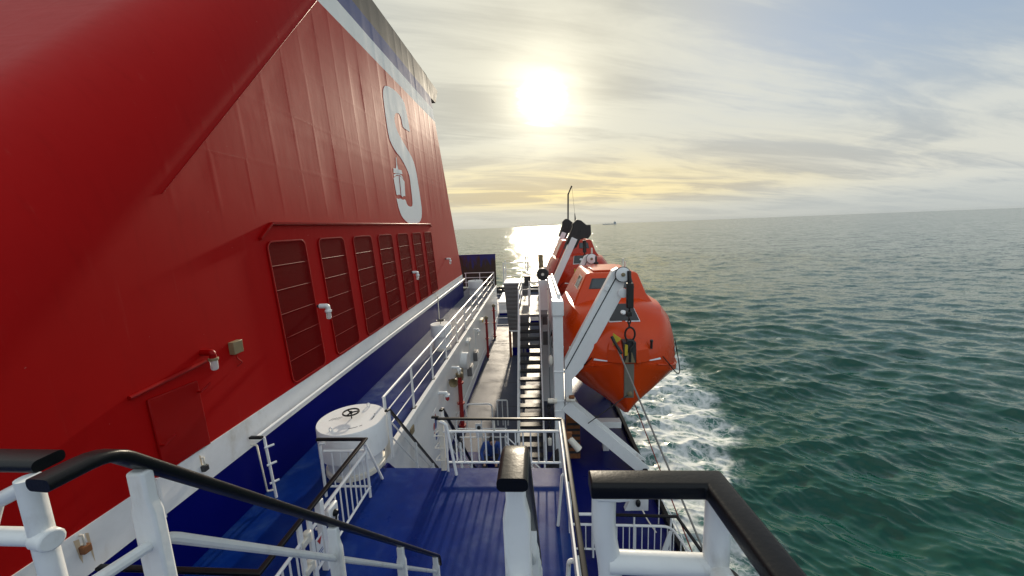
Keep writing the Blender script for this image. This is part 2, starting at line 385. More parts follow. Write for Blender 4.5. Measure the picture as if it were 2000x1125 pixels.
# ------------------------------------------------------------------ sea
def make_sea():
    rg = np.random.RandomState(3)
    p = np.concatenate([[384*22/6., 384*22/10., 384*22/14.], np.arange(384*22/17., 60, -.62), np.arange(60, 12, -.45), np.arange(12, .66, -.25)])
    d = 384*22/p
    az = np.concatenate([np.linspace(R(-58), R(62), 860), np.linspace(R(64), R(300), 70)])
    A, Dm = np.meshgrid(az, d)
    X = np.sin(A)*Dm; Y = np.cos(A)*Dm
    Z = np.zeros_like(X); DX = np.zeros_like(X); DY = np.zeros_like(X)
    sp = np.maximum(Dm*R(.14), np.gradient(d)[:, None]*np.ones_like(A))
    N = 150
    lam = np.exp(rg.uniform(np.log(.55), np.log(17), N))
    th = np.where(rg.rand(N) < .6, R(50), R(98))+rg.normal(0, R(22), N)          # heading of the wave trains
    amp = .0072*lam**.86*rg.uniform(.5, 1.3, N)*np.where(lam > 9, .8, 1)
    ph = rg.uniform(0, 6.28, N)
    for L, t, a, q in zip(lam, th, amp, ph):
        k = 2*np.pi/L; at = np.clip((L/(2.2*sp)-1), 0, 1)*a
        f = k*(np.cos(t)*X+np.sin(t)*Y)+q
        Z += at*np.cos(f); s = at*np.sin(f)*.85; DX -= np.cos(t)*s; DY -= np.sin(t)*s
    gust = .75+.45*np.sin(X*.021+Y*.013+1)*np.sin(Y*.017-X*.009)
    Z *= gust
    co = np.stack([X+DX, Y+DY, SEA+Z], -1).reshape(-1, 3).astype(np.float32)
    # wake thrown off the hull side, drifting out as it falls behind
    out = 11.6+.33*np.maximum(Y-8, -30); edge = np.minimum(out, 25)
    wob = 1.6*np.sin(Y*.31+X*.1)+1.1*np.sin(Y*.83+1)+.6*np.sin(Y*1.9+X*.4)
    fo = np.clip((edge+wob*.6-X)/5.5, 0, 1)*np.where(X < edge-9, .7, 1.)*np.clip((X-2)/2, 0, 1)*np.clip((95-Y)/45, 0, 1)
    crest = np.clip((Z-.42)/.25, 0, 1)*np.clip((rg.rand(*X.shape)*.2+np.sin(X*.13+2)*np.sin(Y*.09+X*.05)-.55)/.25, 0, 1)*np.clip((160-Dm)/90, 0, 1)
    fo = np.maximum(fo, crest*.55)
    for cx_, cy_, w_, a_ in ((33.3, 52, 1.2, .5), (44, 71, 1.6, .7)):
        ux, uy = (X-cx_)*np.cos(a_)+(Y-cy_)*np.sin(a_), -(X-cx_)*np.sin(a_)+(Y-cy_)*np.cos(a_)
        fo = np.maximum(fo, .55*np.exp(-(ux/w_)**2-(uy/(w_*.38))**2))
    rows, cols = X.shape
    i = np.arange(rows-1)[:, None]*cols; j = np.arange(cols)[None, :]; j2 = (j+1) % cols
    q = np.stack([i+j, i+cols+j, i+cols+j2, i+j2], -1).reshape(-1, 4).astype(np.int32)
    me = bpy.data.meshes.new('sea'); me.vertices.add(len(co)); me.vertices.foreach_set('co', co.ravel())
    me.loops.add(q.size); me.loops.foreach_set('vertex_index', q.ravel())
    me.polygons.add(len(q)); me.polygons.foreach_set('loop_start', np.arange(0, q.size, 4, dtype=np.int32))
    me.update(calc_edges=True); me.shade_smooth()
    at = me.attributes.new('foam', 'FLOAT', 'POINT'); at.data.foreach_set('value', fo.ravel().astype(np.float32))
    me.materials.append(M['water'])
    o = bpy.data.objects.new('sea', me); COL.objects.link(o)
    if me.polygons[1000].normal.z < 0: me.flip_normals()
    tag(o, kind='structure')
make_sea()

# ------------------------------------------------------------------ decks and hull
struct(MB().box(-16, 3.18, -30, 46, SEA-.8, -7.80), 'ship_hull', 'bluewall')
struct(MB().box(-3.2, 3.2, -6, 12.2, -7.79, -7.70).box(.9, 3.2, 12.2, 45, -7.79, -7.70), 'outer_deck', 'navydeck')
struct(MB().box(-5.2, .9, 12.2, 45, -7.79, -7.70), 'walkway', 'greydeck')
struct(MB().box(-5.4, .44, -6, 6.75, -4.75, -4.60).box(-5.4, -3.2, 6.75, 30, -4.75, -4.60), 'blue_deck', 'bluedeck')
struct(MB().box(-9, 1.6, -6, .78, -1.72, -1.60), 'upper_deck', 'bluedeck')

# ------------------------------------------------------------------ funnel
TILT = .055
def fx(z): return -5.08-TILT*(z+3.1)
NS = Vector((1, 0, TILT)).normalized()
def ya(z): return 24.95-.30*z if z > -3.0 else 25.85
def yf(z): return 4.62+1.03*z
def dent(y, z):
    u = (y-.35)/.85; fr = u-math.floor(u); k = math.floor(u)
    a = .010+.008*math.sin(k*2.3+1)+.006*math.sin(k*1.1+z*1.3)
    row = .5+.5*math.sin(z*1.9+k*1.7+.6*math.sin(k))
    w = min(1, max(0, (z-.35)/.6))
    edge = min(1, max(0, (y-yf(z))/.35))
    h = -a*.24*(1-abs(2*fr-1)**3.5)*(.55+.6*row) + .002*math.exp(-((z-2.35-.04*math.sin(k*3))/.09)**2) + .002*math.exp(-((z-4.75-.05*math.sin(k*2))/.09)**2)
    return w*edge*h
def wallpt(y, z, o=0.0): return Vector((fx(z), y, z)) + NS*(o+dent(y, z))
def wall_grid(z0, z1, dz, full=True):
    mb = MB(); nz = max(1, round((z1-z0)/dz)); ny = 210; rows = []
    for i in range(nz+1):
        z = z0+(z1-z0)*i/nz; a, b = (yf(z), ya(z)); row = []
        if full:   # front plane and rounded shoulder first
            c = Vector((fx(z), yf(z), z)); nf = Vector((0, -.6966, .7175)); ce = c-NS*1.5
            q = ce+nf*1.5
            row += [q+Vector((-6.2, 0, 0)), q+Vector((-4, 0, 0)), q+Vector((-2, 0, 0)), q+Vector((-.6, 0, 0))]
            for k in range(0, 14):
                t = R(90-90*k/14); row.append(ce+(NS*math.cos(t)+nf*math.sin(t))*1.5)
        for j in range(ny+1): y = a+(b-a)*j/ny; row.append(wallpt(y, z))
        row.append(Vector((-13.0, b, z)))
        rows.append(row)
    m = len(rows[0]); mb.v = [p for r_ in rows for p in r_]
    mb.f = [(i*m+j, i*m+j+1, (i+1)*m+j+1, (i+1)*m+j) for i in range(nz) for j in range(m-1)]
    return mb
fun = thing('ship_funnel', 'huge red ship funnel with white, blue and black bands, a white letter and louvred vents', 'funnel', (-8, 15, -4.6))
cas = wall_grid(-1.6, 6.13, .1).build('casing', 'red', fun, smooth=40, recalc=False)
wall_grid(6.13, 6.78, .11).build('white_band', 'bandwhite', fun, smooth=40, recalc=False)
wall_grid(6.78, 7.38, .1).build('blue_band', 'bandblue', fun, smooth=40, recalc=False)
wall_grid(7.38, 8.4, .1).build('black_band', 'bandblack', fun, smooth=40, recalc=False)
MB().add([(fx(8.4), yf(8.4), 8.4), (fx(8.4), ya(8.4), 8.4), (-13, ya(8.4), 8.4), (-13, yf(8.4), 8.4)], [(0, 1, 2, 3)]).build('funnel_top', 'bandblack', fun)
MB().prism([(ya(7.42)-.02, 7.42), (24.25, 7.50), (24.95, 8.38), (24.9, 8.42), (ya(8.4)-.3, 8.42)], fx(7.9)-.06, -13, 'yz').build('top_lip', 'bandblack', fun, bevel=.02)
fs = wall_grid(-2.9, -1.6, .1); k_ = 4+14+1+210+1
fs.f = [f for f in fs.f if all((q % k_) <= 18 for q in f)]
fs.build('front_skirt', 'red', fun, smooth=40, recalc=False)
# lower house the funnel stands on, flush with it
lw = MB()
for z0, z1 in ((-3.1, -1.6),):
    lw.add([(fx(z0), -6, z0), (fx(z0), ya(z0), z0), (fx(z1), ya(z1), z1), (fx(z1), yf(z1), z1), (fx(z1), -6, z1), (-13, ya(z0), z0), (-13, ya(z1), z1)],
           [(0, 1, 2, 3, 4), (1, 5, 6, 2)])
lw.build('house_side', 'red', fun, recalc=False)
MB().add([(fx(-3.62)+.012, -6, -3.62), (fx(-3.62)+.012, 25.86, -3.62), (fx(-3.1)+.012, 25.86, -3.1), (fx(-3.1)+.012, -6, -3.1), (-13, 25.86, -3.62), (-13, 25.86, -3.1), (fx(-3.1)-.05, -6, -3.1), (fx(-3.1)-.05, 25.86, -3.1)],
         [(0, 1, 2, 3), (1, 4, 5, 2), (3, 2, 7, 6)]).build('white_skirt', 'skirt', fun, recalc=False)
MB().add([(-5.02, -6, -4.6), (-5.02, 25.8, -4.6), (-5.05, 25.8, -3.62), (-5.05, -6, -3.62), (-13, 25.8, -4.6), (-13, 25.8, -3.62)], [(0, 1, 2, 3), (1, 4, 5, 2)]).build('blue_base', 'bluewall', fun, recalc=False)
# seam weld along the edge of the slanted shoulder
MB().tube([wallpt(yf(z)+.01, z, .004) for z in (.66, 2, 4, 6.1)], .006, 6).build('weld_seam', 'redflat', fun)
for y0, w_, h_ in ((3.36, .05, .26), (3.47, .03, .34), (4.93, .025, .22)):
    MB().add([Vector((fx(z)+.0145, y, z)) for y, z in ((y0, -3.16), (y0+w_, -3.18), (y0+w_*.8, -3.2-h_*.6), (y0+w_*.5, -3.2-h_), (y0+w_*.2, -3.2-h_*.7))], [(0, 1, 2, 3, 4)]).build('rust_streak', 'rustfilm', fun, recalc=False)
MB().box(fx(-3.4)-.02, fx(-3.4)+.03, 4.28, 4.31, -3.66, -3.08).build('joint_strip', 'white', fun)
# louvred vents
for i in range(7):
    y0 = 7.22+1.79*i; y1 = y0+1.24; z0, z1 = -3.04, -.11
    def L(a, b, o): return Vector((fx(b), a, b))+NS*o
    ring = [( (y0+y1)/2+a, (z0+z1)/2+b) for a, b in rrect(y1-y0, z1-z0, .15, 5)]
    fr = MB()
    fr.sweep(rrect(.038, .035, .012, 2), [L(a, b, .02) for a, b in ring], up=NS, closed=True)
    vent = fr.build('louvre_vent', 'redflat', fun)
    bk = MB(); bk.add([L(a, b, .006) for a, b in ring], [tuple(range(len(ring)))]); bk.build('back_panel', 'shade_tone', vent, recalc=False)  # dark panel proud of the wall; recess shade put into its colour
    sl_ = MB(); k = 40
    for j in range(1, k):
        y = y0+(y1-y0)*j/k; zz = .0
        e = min(y-y0, y1-y); ins = .15-math.sqrt(max(0, .0225-(.15-e)**2)) if e < .15 else 0
        a, b = L(y, z0+ins+.01, .017), L(y, z1-ins-.01, .017)
        sl_.sweep([(-.008, -.010), (.008, -.010), (.008, .010), (-.008, .010)], [a, b], up=NS)
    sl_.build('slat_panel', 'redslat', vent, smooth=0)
    for j in range(5):
        z = -.59-.49*j
        MB().tube([L(y0+.02, z, .032), L(y1-.02, z, .026)], .0045, 6).build('crossbar', 'redflat', vent)
# rain hood above the vents
hd = MB(); hp = []
for y, z, o in ((7.05, -.02, .07), (7.42, .27, .10), (19.0, .30, .10), (19.35, .20, .07)):
    hp.append((y, z, o))
hd.loft([[Vector((fx(z), y, z))+NS*.0, Vector((fx(z), y, z))+NS*o, Vector((fx(z), y, z-.05))+NS*o, Vector((fx(z), y, z-.06))+NS*0] for y, z, o in hp])
hd.build('rain_hood', 'redflat', fun, bevel=.008)
# access hatch
dr = thing
hx = fx(-2.6)
hatch = MB().add([Vector((fx(z), y, z))+NS*o for o in (0, .035) for y, z in ((4.40, -3.02), (5.14, -3.10), (5.16, -2.09), (4.42, -2.05))], [(3, 2, 1, 0), (4, 5, 6, 7), (0, 1, 5, 4), (1, 2, 6, 5), (2, 3, 7, 6), (3, 0, 4, 7)]).build('hatch_door', 'redflat', fun, bevel=.01)
for z, y in ((-2.25, 5.12), (-2.7, 4.44)):
    MB().tube([Vector((fx(z), y, z))+NS*.03, Vector((fx(z), y, z))+NS*.09, Vector((fx(z), y+.16, z+.07))+NS*.1], .014, 8).build('handle', 'redflat', hatch)
MB().tube([Vector((fx(-1.9), 4.22, -1.93))+NS*.03, Vector((fx(-1.9), 5.36, -1.86))+NS*.03], .03, 8).build('rain_bar', 'redflat', fun)
# the big letter and the small ship emblem, laid on the dented plating
Ux, Uy, Uz = _M[0], _M[1], _M[2]
def onwall(px, py):   # measured once from the photograph: point of the funnel side as (y, z)
    q = _M @ np.array([(px-1000)/750, (py-562.5)/750, 1.]); s = (-5.08-3.1*TILT)/(q[0]+TILT*q[2]); return (q[1]*s, q[2]*s)
def z7(a, b): return onwall(720+a/3.75, 150+b/3.75)
def wall_shape(name, poly, mat, o):
    bm = bmesh.new(); vs = [bm.verts.new((0, a, b)) for a, b in poly]; bm.faces.new(vs)
    ys = [a for a, b in poly]; zs = [b for a, b in poly]
    y = math.floor(min(ys)/.10625)*.10625
    while y < max(ys):
        bmesh.ops.bisect_plane(bm, geom=bm.verts[:]+bm.edges[:]+bm.faces[:], plane_co=(0, y, 0), plane_no=(0, 1, 0)); y += .10625
    z = min(zs)
    while z < max(zs):
        bmesh.ops.bisect_plane(bm, geom=bm.verts[:]+bm.edges[:]+bm.faces[:], plane_co=(0, 0, z), plane_no=(0, 0, 1)); z += .12
    for v in bm.verts: v.co = wallpt(v.co.y, v.co.z, o)-rootloc(fun)
    bmesh.ops.recalc_face_normals(bm, faces=bm.faces)
    if sum(f.normal.x for f in bm.faces) < 0: bmesh.ops.reverse_faces(bm, faces=bm.faces)
    me = bpy.data.meshes.new(name); bm.to_mesh(me); bm.free(); me.materials.append(M[mat]); me.shade_smooth()
    ob = bpy.data.objects.new(name, me); COL.objects.link(ob); ob.parent = fun; ROOTLOC[ob.name] = rootloc(fun); return ob
def smooth_poly(pts, it=2):
    for _ in range(it):
        out = []
        for i, p in enumerate(pts):
            q = pts[(i+1) % len(pts)]; out += [(p[0]*.75+q[0]*.25, p[1]*.75+q[1]*.25), (p[0]*.25+q[0]*.75, p[1]*.25+q[1]*.75)]
        pts = out
    return pts
SP = [(103, 120), (112, 72), (130, 64), (165, 80), (215, 120), (258, 180), (272, 240), (288, 320), (303, 402), (300, 404), (252, 372), (246, 345), (238, 300), (222, 268), (200, 262), (186, 290), (192, 345), (212, 408), (248, 470), (288, 540), (325, 605), (348, 690), (365, 800), (380, 900), (390, 985), (386, 1045), (362, 1074), (320, 1082), (280, 1066), (245, 1028), (225, 980), (210, 920), (203, 884), (215, 896), (232, 890), (250, 902), (264, 896), (273, 908), (279, 932), (292, 948), (312, 953), (322, 940), (320, 900), (310, 820), (302, 745), (290, 700), (268, 650), (235, 592), (200, 550), (165, 490), (145, 430), (130, 330), (115, 220)]
wall_shape('letter_mark', [z7(*p) for p in smooth_poly(SP, 1)], 'bandwhite', .005)
for nm, pl in (('emblem_hull', [(182, 742), (198, 728), (216, 724), (220, 726), (233, 868), (222, 862), (212, 868), (204, 862)]),
               ('emblem_hull', [(225, 727), (242, 735), (262, 770), (268, 876), (258, 872), (248, 880), (239, 870)]),
               ('emblem_bridge', [(180, 668), (198, 672), (240, 686), (246, 712), (232, 712), (214, 706), (184, 704)]),
               ('emblem_bridge', [(184, 715), (200, 708), (220, 710), (240, 722), (256, 748), (246, 738), (228, 722), (208, 718), (186, 730)]),
               ('emblem_mast', [(199, 588), (203, 590), (208, 640), (216, 678), (200, 674), (202, 640)])):
    wall_shape(nm, [z7(*p) for p in pl], 'bandwhite', .006)
# unseen box added inside so no light leaks through
MB().box(-12.9, -6.9, 6, 20, -4.6, 2).build('light_block', 'shade_tone', fun)

# grab pipe along the white skirt, with its little end ladder
gp = thing('grab_rail', 'long white pipe grab rail running along the white skirt of the funnel', 'grab rail', (-4.95, 15, -3.6))
MB().tube([(-4.93, 5.9, -3.44), (-4.93, 25.9, -3.40)], .028, 8).build('pipe', 'white', gp)
for k in range(11): MB().tube([(-5.06, 6.4+1.9*k, -3.50), (-4.93, 6.4+1.9*k, -3.45)], .015, 6).build('bracket', 'white', gp)
wl = thing('wall_ladder', 'short white stanchion ladder with black cap against the blue funnel base', 'ladder', (-4.9, 5.9, -4.6))
MB().sweep(RAIL_S, [(-5.02, 5.86, -3.42), (-4.80, 5.86, -3.42)]).build('cap', 'black', wl, bevel=.004)
MB().tube(arc_path([(-5.02, 5.86, -3.56), (-4.92, 5.86, -3.56), (-4.86, 5.86, -4.45), (-4.78, 5.9, -4.45)], .03), .016, 8).build('rail', 'white_aged', wl)
MB().tube([(-4.80, 5.9, -3.44), (-4.74, 5.9, -4.60)], .022, 8).build('rail', 'white', wl)
for z in (-3.62, -3.95, -4.3): MB().tube([(-4.79+.0*z, 5.86, z), (-4.70, 5.98, z)], .02, 8).build('lug', 'white', wl)

# ------------------------------------------------------------------ wall lamps on the funnel
def wall_lamp(y, z, label, mat, arm='dark', d=.20, sc=1.0):
    x = fx(z); t = thing('bulkhead_lamp', label, 'lamp', (x, y, z), 'wall lamps on the funnel')
    MB().cone((x, y, z), (x+d, y, z), .035*sc, .035*sc, 10).build('arm', arm, t)
    MB().tube(arc_path([(x+d-.02, y, z), (x+d+.17*sc, y, z), (x+d+.17*sc, y, z-.10*sc)], .09*sc), .055*sc, 12).build('elbow', mat, t)
    MB().lathe([(.075*sc, -.14*sc), (.075*sc, -.095*sc)], (x+d+.17*sc, y, z), n=16).build('collar', 'brass' if mat == 'redflat' else mat, t, bevel=.004)
    MB().lathe([(.02*sc, -.32*sc), (.05*sc, -.30*sc), (.058*sc, -.26*sc), (.058*sc, -.14*sc)], (x+d+.17*sc, y, z), n=14).build('glass', 'glass', t)
wall_lamp(8.52, -1.66, 'white wall lamp between the first two louvre vents', 'white', 'dark', .10)
wall_lamp(15.45, -1.70, 'small white wall lamp in front of the sixth louvre vent', 'white', 'dark', .10)
wall_lamp(21.55, -1.66, 'farthest wall lamp, on plain red plating past the vents', 'white', 'dark', .12)
wall_lamp(5.36, -1.72, 'red elbow wall lamp beside the bronze junction box', 'redflat', 'redflat', .02, .9)
jb = thing('junction_box', 'bronze square junction box on the red wall with a dangling cable', 'box', (fx(-1.8), 5.95, -1.8))
MB().box(fx(-1.8), fx(-1.8)+.10, 5.86, 6.06, -1.93, -1.72).build('case', 'brass', jb, bevel=.008)
MB().tube(arc_path([(fx(-1.9)+.05, 5.93, -1.93), (fx(-1.9)+.05, 5.94, -2.02), (fx(-1.9)+.06, 6.04, -2.12), (fx(-1.9)+.03, 5.95, -2.16)], .04), .01, 6).build('cable', 'redflat', jb)
for (y, z, nm, lab, mat) in ((3.42, -3.26, 'pad_eye', 'small rusty pad eye bracket on the white skirt near the viewer', 'rust'), (4.95, -3.33, 'padlock', 'dark padlock latch on the white skirt beside the hatch', 'dark')):
    t = thing(nm, lab, 'bracket', (fx(z), y, z))
    MB().tube([(fx(z)+.01, y, z+.12), (fx(z)+.05, y, z+.12), (fx(z)+.05, y, z), (fx(z)+.01, y, z)], .012, 6).build('loop', 'white_aged', t)
    MB().box(fx(z)+.01, fx(z)+.08, y-.04, y+.04, z-.09, z).build('plate', mat, t, bevel=.01)

# ------------------------------------------------------------------ vent drums on the blue ledge
DR = 'white drum vents along the blue ledge'
def vent_drum(c, r, h0, label, wheel=True, detail=True):
    x, y = c; t = thing('vent_drum', label, 'vent', (x, y, -4.6), DR); z1 = -3.6
    MB().lathe([(r*.80, -4.60), (r*.80, h0+.05)], (x, y, 0), n=40).build('neck', 'white', t)
    MB().lathe([(r*.87, -4.60), (r*.87, -4.52), (r*.80, -4.50)], (x, y, 0), n=40).build('base_ring', 'white_aged', t)
    MB().lathe([(r*.97, h0), (r, h0+.02), (r, z1-.02), (r*.985, z1)], (x, y, 0), n=56).build('cap', 'white', t, smooth=30)
    if wheel:
        w = MB().lathe([(.012, z1), (.012, z1+.13)], (x, y, 0), n=8).build('spindle', 'dark', t)
        ring = [(x+.15*math.cos(a), y+.15*math.sin(a), z1+.13) for a in [2*math.pi*i/24 for i in range(24)]]
        hw = MB(); hw.sweep([(.016*math.cos(2*math.pi*i/8), .016*math.sin(2*math.pi*i/8)) for i in range(8)], ring, closed=True)
        for k in range(3):
            a = 2*math.pi*k/3+.4; hw.tube([(x-.0*math.cos(a), y, z1+.125), (x+.15*math.cos(a), y+.15*math.sin(a), z1+.13)], .013, 6)
        hw.sphere((x, y, z1+.125), .035).build('handwheel', 'black', t)
    if detail:
        for a in (R(76), R(252)):
            px, py = x+r*.8*math.cos(a), y+r*.8*math.sin(a)
            e = MB(); e.sweep([(.012*math.cos(2*math.pi*i/8), .012*math.sin(2*math.pi*i/8)) for i in range(8)], [(px+.03*math.cos(b), py, z1+.035+.04*math.sin(b)) for b in [2*math.pi*i/16 for i in range(16)]], up=(0, 1, 0), closed=True)
            e.build('lifting_eye', 'white', t)
        # worn remains of stencilled writing and of a turning arrow
        s = MB()
        for k in range(4):
            for j in range(2):
                a, b = x-.42+.05*k+.02*j, y-.10+.06*j+.02*k
                s.add([(a, b, z1+.003), (a+.012, b, z1+.003), (a+.045, b+.05, z1+.003), (a+.033, b+.05, z1+.003)], [(0, 1, 2, 3)])
        for a0, a1 in ((-75, -52), (-48, -40), (-8, 14), (22, 28)):
            p = [R(a0+(a1-a0)*i/4) for i in range(5)]
            for i in range(4):
                s.add([(x+.02+rr*math.cos(a), y+rr*math.sin(a), z1+.003) for rr, a in ((.40, p[i]), (.416, p[i]), (.416, p[i+1]), (.40, p[i+1]))], [(0, 1, 2, 3)])
        s.build('worn_stencil', 'dark', t, recalc=False, smooth=0)
    return t
vent_drum((-3.71, 6.85), .64, -4.22, 'nearest and largest white drum vent with black handwheel and lifting eyes')
vent_drum((-3.75, 14.25), .40, -4.05, 'small white drum vent halfway along the ledge beside the funnel', True, False)
vent_drum((-4.25, 26.2), .52, -4.1, 'far white drum vent at the end of the ledge before the blue screen', True, False)
t = thing('thin_pole', 'thin pale pole standing on the ledge beside the second drum vent', 'pole', (-4.15, 15.6, -4.6))
MB().tube([(-4.15, 15.6, -4.6), (-4.15, 15.6, -2.75)], .022, 6).build('shaft', 'white_aged', t)
MB().box(-4.2, -4.1, 15.55, 15.65, -4.6, -4.45).build('foot', 'dark', t)

# ------------------------------------------------------------------ white house wall beneath the ledge and its fittings
hw = thing('deckhouse_wall', 'long white deckhouse wall below the railed blue ledge', 'wall', (-3.3, 18, -7.7))
MB().box(-3.40, -3.2, 6.78, 30, -7.70, -4.756).build('wall_face', 'white', hw)
MB().box(-3.30, -3.175, 6.9, 30, -4.748, -4.55).build('edge_coaming', 'white', hw, bevel=.01)
MB().box(-3.2, -3.17, 6.8, 30, -7.69, -7.55).build('blue_kerb', 'bluewall', hw)
MB().tube([(-3.12, 13.2, -6.95), (-3.12, 29, -6.85)], .02, 6).build('handrail', 'white', hw)
for k in range(7): MB().tube([(-3.2, 13.6+2.5*k, -6.95), (-3.12, 13.6+2.5*k, -6.93)], .014, 6).build('bracket', 'white', hw)
MB().box(-3.2, -3.17, 8.55, 8.80, -4.98, -4.80).build('name_plate', 'brass', hw)

WF = -3.2
def deck_lamp(y, z, label, glass='glass'):
    t = thing('deck_lamp', label, 'lamp', (WF, y, z), 'lamps on the white deckhouse wall')
    MB().tube(arc_path([(WF, y, z), (WF+.24, y, z), (WF+.26, y, z-.06)], .06), .05, 10).build('elbow', 'white', t)
    MB().lathe([(.085, -.12), (.085, -.05)], (WF+.26, y, z), n=14).build('collar', 'white', t, bevel=.01)
    MB().lathe([(.03, -.26), (.06, -.22), (.065, -.12)], (WF+.26, y, z), n=12).build('glass', glass, t)
deck_lamp(11.35, -5.12, 'deck lamp with red glass on the near end of the white wall', 'signred')
deck_lamp(13.3, -5.02, 'white deck lamp just above the grey loudhailer horn')
deck_lamp(18.3, -4.95, 'white deck lamp beyond the round hose housing, under the ledge edge')
t = thing('tube_light', 'small slanting tube light high on the white wall', 'light', (WF, 16.4, -4.95))
MB().box(WF, WF+.12, 16.2, 16.75, -5.02, -4.90).build('case', 'white', t, bevel=.02); MB().box(WF+.12, WF+.15, 16.25, 16.7, -5.0, -4.92).build('diffuser', 'white_aged', t)
t = thing('tube_light', 'yellowed tube light farther along the white wall', 'light', (WF, 20.6, -5.05))
MB().box(WF, WF+.14, 20.35, 20.95, -5.15, -4.98).build('case', 'white_aged', t, bevel=.02); MB().box(WF+.14, WF+.17, 20.4, 20.9, -5.13, -5.0).build('diffuser', 'yellow', t)
t = thing('loudhailer', 'grey loudhailer horn pointing forward on the white wall', 'horn', (WF, 12.6, -5.25))
MB().tube([(WF, 12.7, -5.25), (WF+.2, 12.7, -5.25)], .03, 8).build('bracket', 'grey', t)
MB().lathe([(.03, .25), (.07, .2), (.07, .0), (.15, -.22), (.16, -.24), (.13, -.22), (.04, -.05)], (WF+.24, 12.6, -5.25), axis=(0, 1, -.1), n=18).build('bell', 'brass', t)
t = thing('hose_housing', 'round white hose housing projecting from the white wall', 'housing', (WF, 15.2, -5.45))
MB().lathe([(.36, 0), (.36, .22), (.33, .26)], (WF, 15.2, -5.45), axis=(1, 0, 0), n=28).build('drum', 'white', t)
MB().box(WF, WF+.16, 14.3, 14.55, -5.95, -5.5).build('valve', 'brass', t, bevel=.03)
for y, z, lab in ((16.4, -6.3, 'grey electric box on the white wall, nearer and lower of the pair'), (18.1, -6.22, 'grey electric box on the white wall, farther of the pair')):
    t = thing('electric_box', lab, 'box', (WF, y, z), 'electric boxes on the white wall')
    MB().box(WF, WF+.2, y-.28, y+.28, z-.22, z+.22).build('case', 'grey', t, bevel=.02)
    MB().box(WF+.2, WF+.215, y-.22, y+.22, z-.16, z+.16).build('lid', 'white', t, bevel=.005)
    MB().tube([(WF+.1, y+.1, z+.2), (WF+.1, y+.1, -4.8)], .02, 6).build('conduit', 'white', t)
def red_pipe(y, z0, z1, r, label):
    t = thing('fire_main_pipe', label, 'pipe', (-3.05, y, z0), 'red pipes on the white wall')
    MB().tube([(-3.04, y, z0), (-3.04, y, z1)], r, 12).build('pipe', 'redpipe', t)
    for z in (z0+.15, (z0+z1)/2, z1-.25): MB().lathe([(r*1.7, -.03), (r*1.7, .03)], (-3.04, y, z), n=12).build('flange', 'redpipe', t)
    MB().lathe([(r*1.3, 0), (r*1.6, .12), (r*.5, .2)], (-3.04, y, z1), n=12).build('valve_head', 'brass', t)
red_pipe(13.75, -7.70, -5.55, .085, 'thick red pipe nearest the viewer on the white wall')
red_pipe(22.0, -7.70, -5.35, .07, 'thin red pipe halfway along the white wall')
red_pipe(26.0, -7.70, -5.45, .08, 'farthest red pipe on the white wall, under a valve')
t = thing('notice_sign', 'faded red and blue notice on the white wall by the lower stairs', 'sign', (WF, 10.65, -5.9))
MB().box(WF, WF+.006, 10.42, 10.92, -6.45, -5.4).build('plate', 'white', t)
for y0, y1, z0, z1, c in ((10.45, 10.62, -5.95, -5.70, 'signred'), (10.62, 10.86, -6.0, -5.55, 'signblue'), (10.66, 10.80, -5.72, -5.50, 'signred'), (10.60, 10.84, -6.35, -6.08, 'signblue'), (10.47, 10.58, -6.12, -5.98, 'signred')):
    MB().prism(smooth_poly([(y0, z0), (y1, z0+.03), (y1-.02, z1), (y0+.03, z1-.04)], 2), WF+.0065, WF+.009, 'yz').build('symbol', c, t)

# ------------------------------------------------------------------ railings
RG = 'white ship railings'
lr = thing('ledge_railing', 'long white three-bar railing along the outer edge of the blue ledge', 'railing', (-3.28, 18, -4.6), RG)
for i, y in enumerate((7.45, 9.22, 11.12, 12.95, 14.9, 16.8, 18.7, 20.7, 22.8, 25.0, 27.2, 29.3)):
    w = .055
    MB().box(-3.30, -3.27, y-w, y+w, -4.56, -3.44).build('post', 'white', lr, bevel=.006)
    if i: MB().box(-3.34, -3.22, y-.09, y+.09, -4.6, -4.545).build('foot_pad', 'dark', lr, bevel=.008)
for z, r_ in ((-3.43, .027), (-3.80, .014), (-4.17, .014)):
    MB().tube([(-3.285, 7.4, z), (-3.285, 29.4, z)], r_, 8).build('rail', 'white', lr)
MB().tube([(-3.5, 17.9, -4.6), (-3.29, 18.6, -3.8)], .03, 6).build('brace', 'white_aged', lr)
t = thing('end_railing', 'white three-bar railing across the far end of the blue ledge', 'railing', (-4.3, 29.4, -4.6), RG)
for z in (-3.43, -3.80, -4.17): MB().tube([(-5.6, 29.4, z), (-3.3, 29.4, z)], .025, 6).build('rail', 'white', t)
for x in (-5.5, -4.4): MB().tube([(x, 29.4, -4.6), (x, 29.4, -3.43)], .03, 6).build('post', 'white', t)

